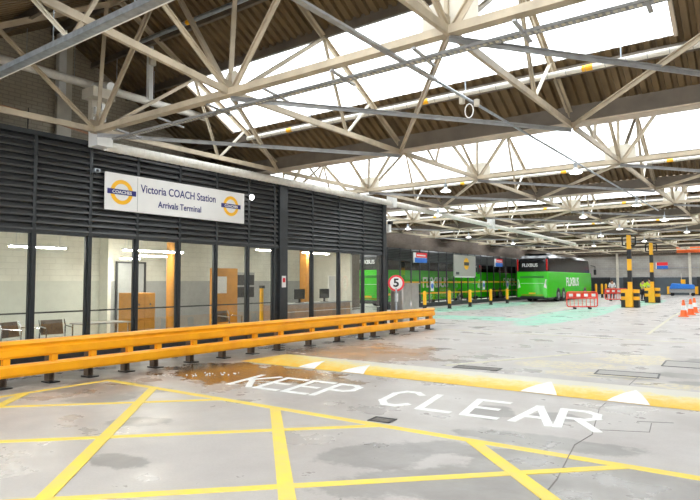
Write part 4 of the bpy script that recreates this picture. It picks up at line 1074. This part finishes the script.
person(-8.1, 51.0, -2.4, 'person in a yellow hi-vis jacket standing closest to the farther striped column', h=1.84, arm=.5)
person(-11.6, 54.5, .2, 'person in a pale top standing behind the far red barriers', 'shirt')

# ------------------------------------------------------------------ things by the back wall
t = empty('covered_trolley', (-8.2, 71.5, 0)); tag(t, 'blue covered trolley with yellow ends standing by the back wall', 'trolley'); t.scale = (.8, .9, 1)
MB().add([(-1.5, -.7, .75), (1.5, -.7, .75), (1.5, .7, .75), (-1.5, .7, .75), (-1.2, -.6, 1.35), (1.3, -.6, 1.2), (1.3, .6, 1.2), (-1.2, .6, 1.35), ], [(0, 3, 2, 1), (4, 5, 6, 7), (0, 1, 5, 4), (1, 2, 6, 5), (2, 3, 7, 6), (3, 0, 4, 7)]).build('cover', 'bluecover', t, bevel=.08)
MB().box(-1.5, 1.5, -.6, .6, .35, .75).build('load', 'intgrey', t)
for s in (-1, 1): MB().box(s*1.5, s*1.75, -.6, .6, .2, 1.0).build('end_board', 'yellow', t); 
for sx in (-1.2, 1.2):
    for sy in (-.5, .5): MB().lathe((sx, sy, .18), [(.18, -.04), (.18, .04)], 14, axis='Y').build('wheel', 'rubber', t)
MB().box(-.15, .35, -.2, .2, 1.28, 1.75).build('yellow_box', 'yellow', t, bevel=.03)
MB().path([(-.1, 0, 1.7), (-.1, 0, 2.4)], .03).build('mast', 'creamlight', t)
for i, (x, lab) in enumerate(((-5.4, 'orange and white stand by the back wall, nearer the blue trolley'), (-4.6, 'orange and white stand by the back wall, near the right frame edge'))):
    t = empty('orange_stand', (x, 68, 0)); tag(t, lab, 'stand', 'orange stands at the back')
    MB().box(-.25, .25, -.25, .25, 0, 1.1).build('board', 'orange', t, bevel=.02); MB().box(-.26, .26, -.27, -.25, .4, .7).build('white_band', 'cone_w', t)
t = empty('wall_sign', (-11.35, 75.9, 3.0)); tag(t, 'small red over blue sign high on the back wall between the columns', 'sign')
MB().box(0, 1.25, -.03, .02, 0, .75).build('board', 'signwhite', t); MB().box(.1, 1.25, -.04, -.03, .38, .75).build('red_half', 'signred', t); MB().box(.1, 1.25, -.04, -.03, 0, .36).build('blue_half', 'signblue', t)
tag(MB().box(-7.5, -2.0, 62, 62.15, 4.2, 4.75).build('orange_banner', 'orange'), 'orange red banner strip hung high at the far right of the hall', 'banner')
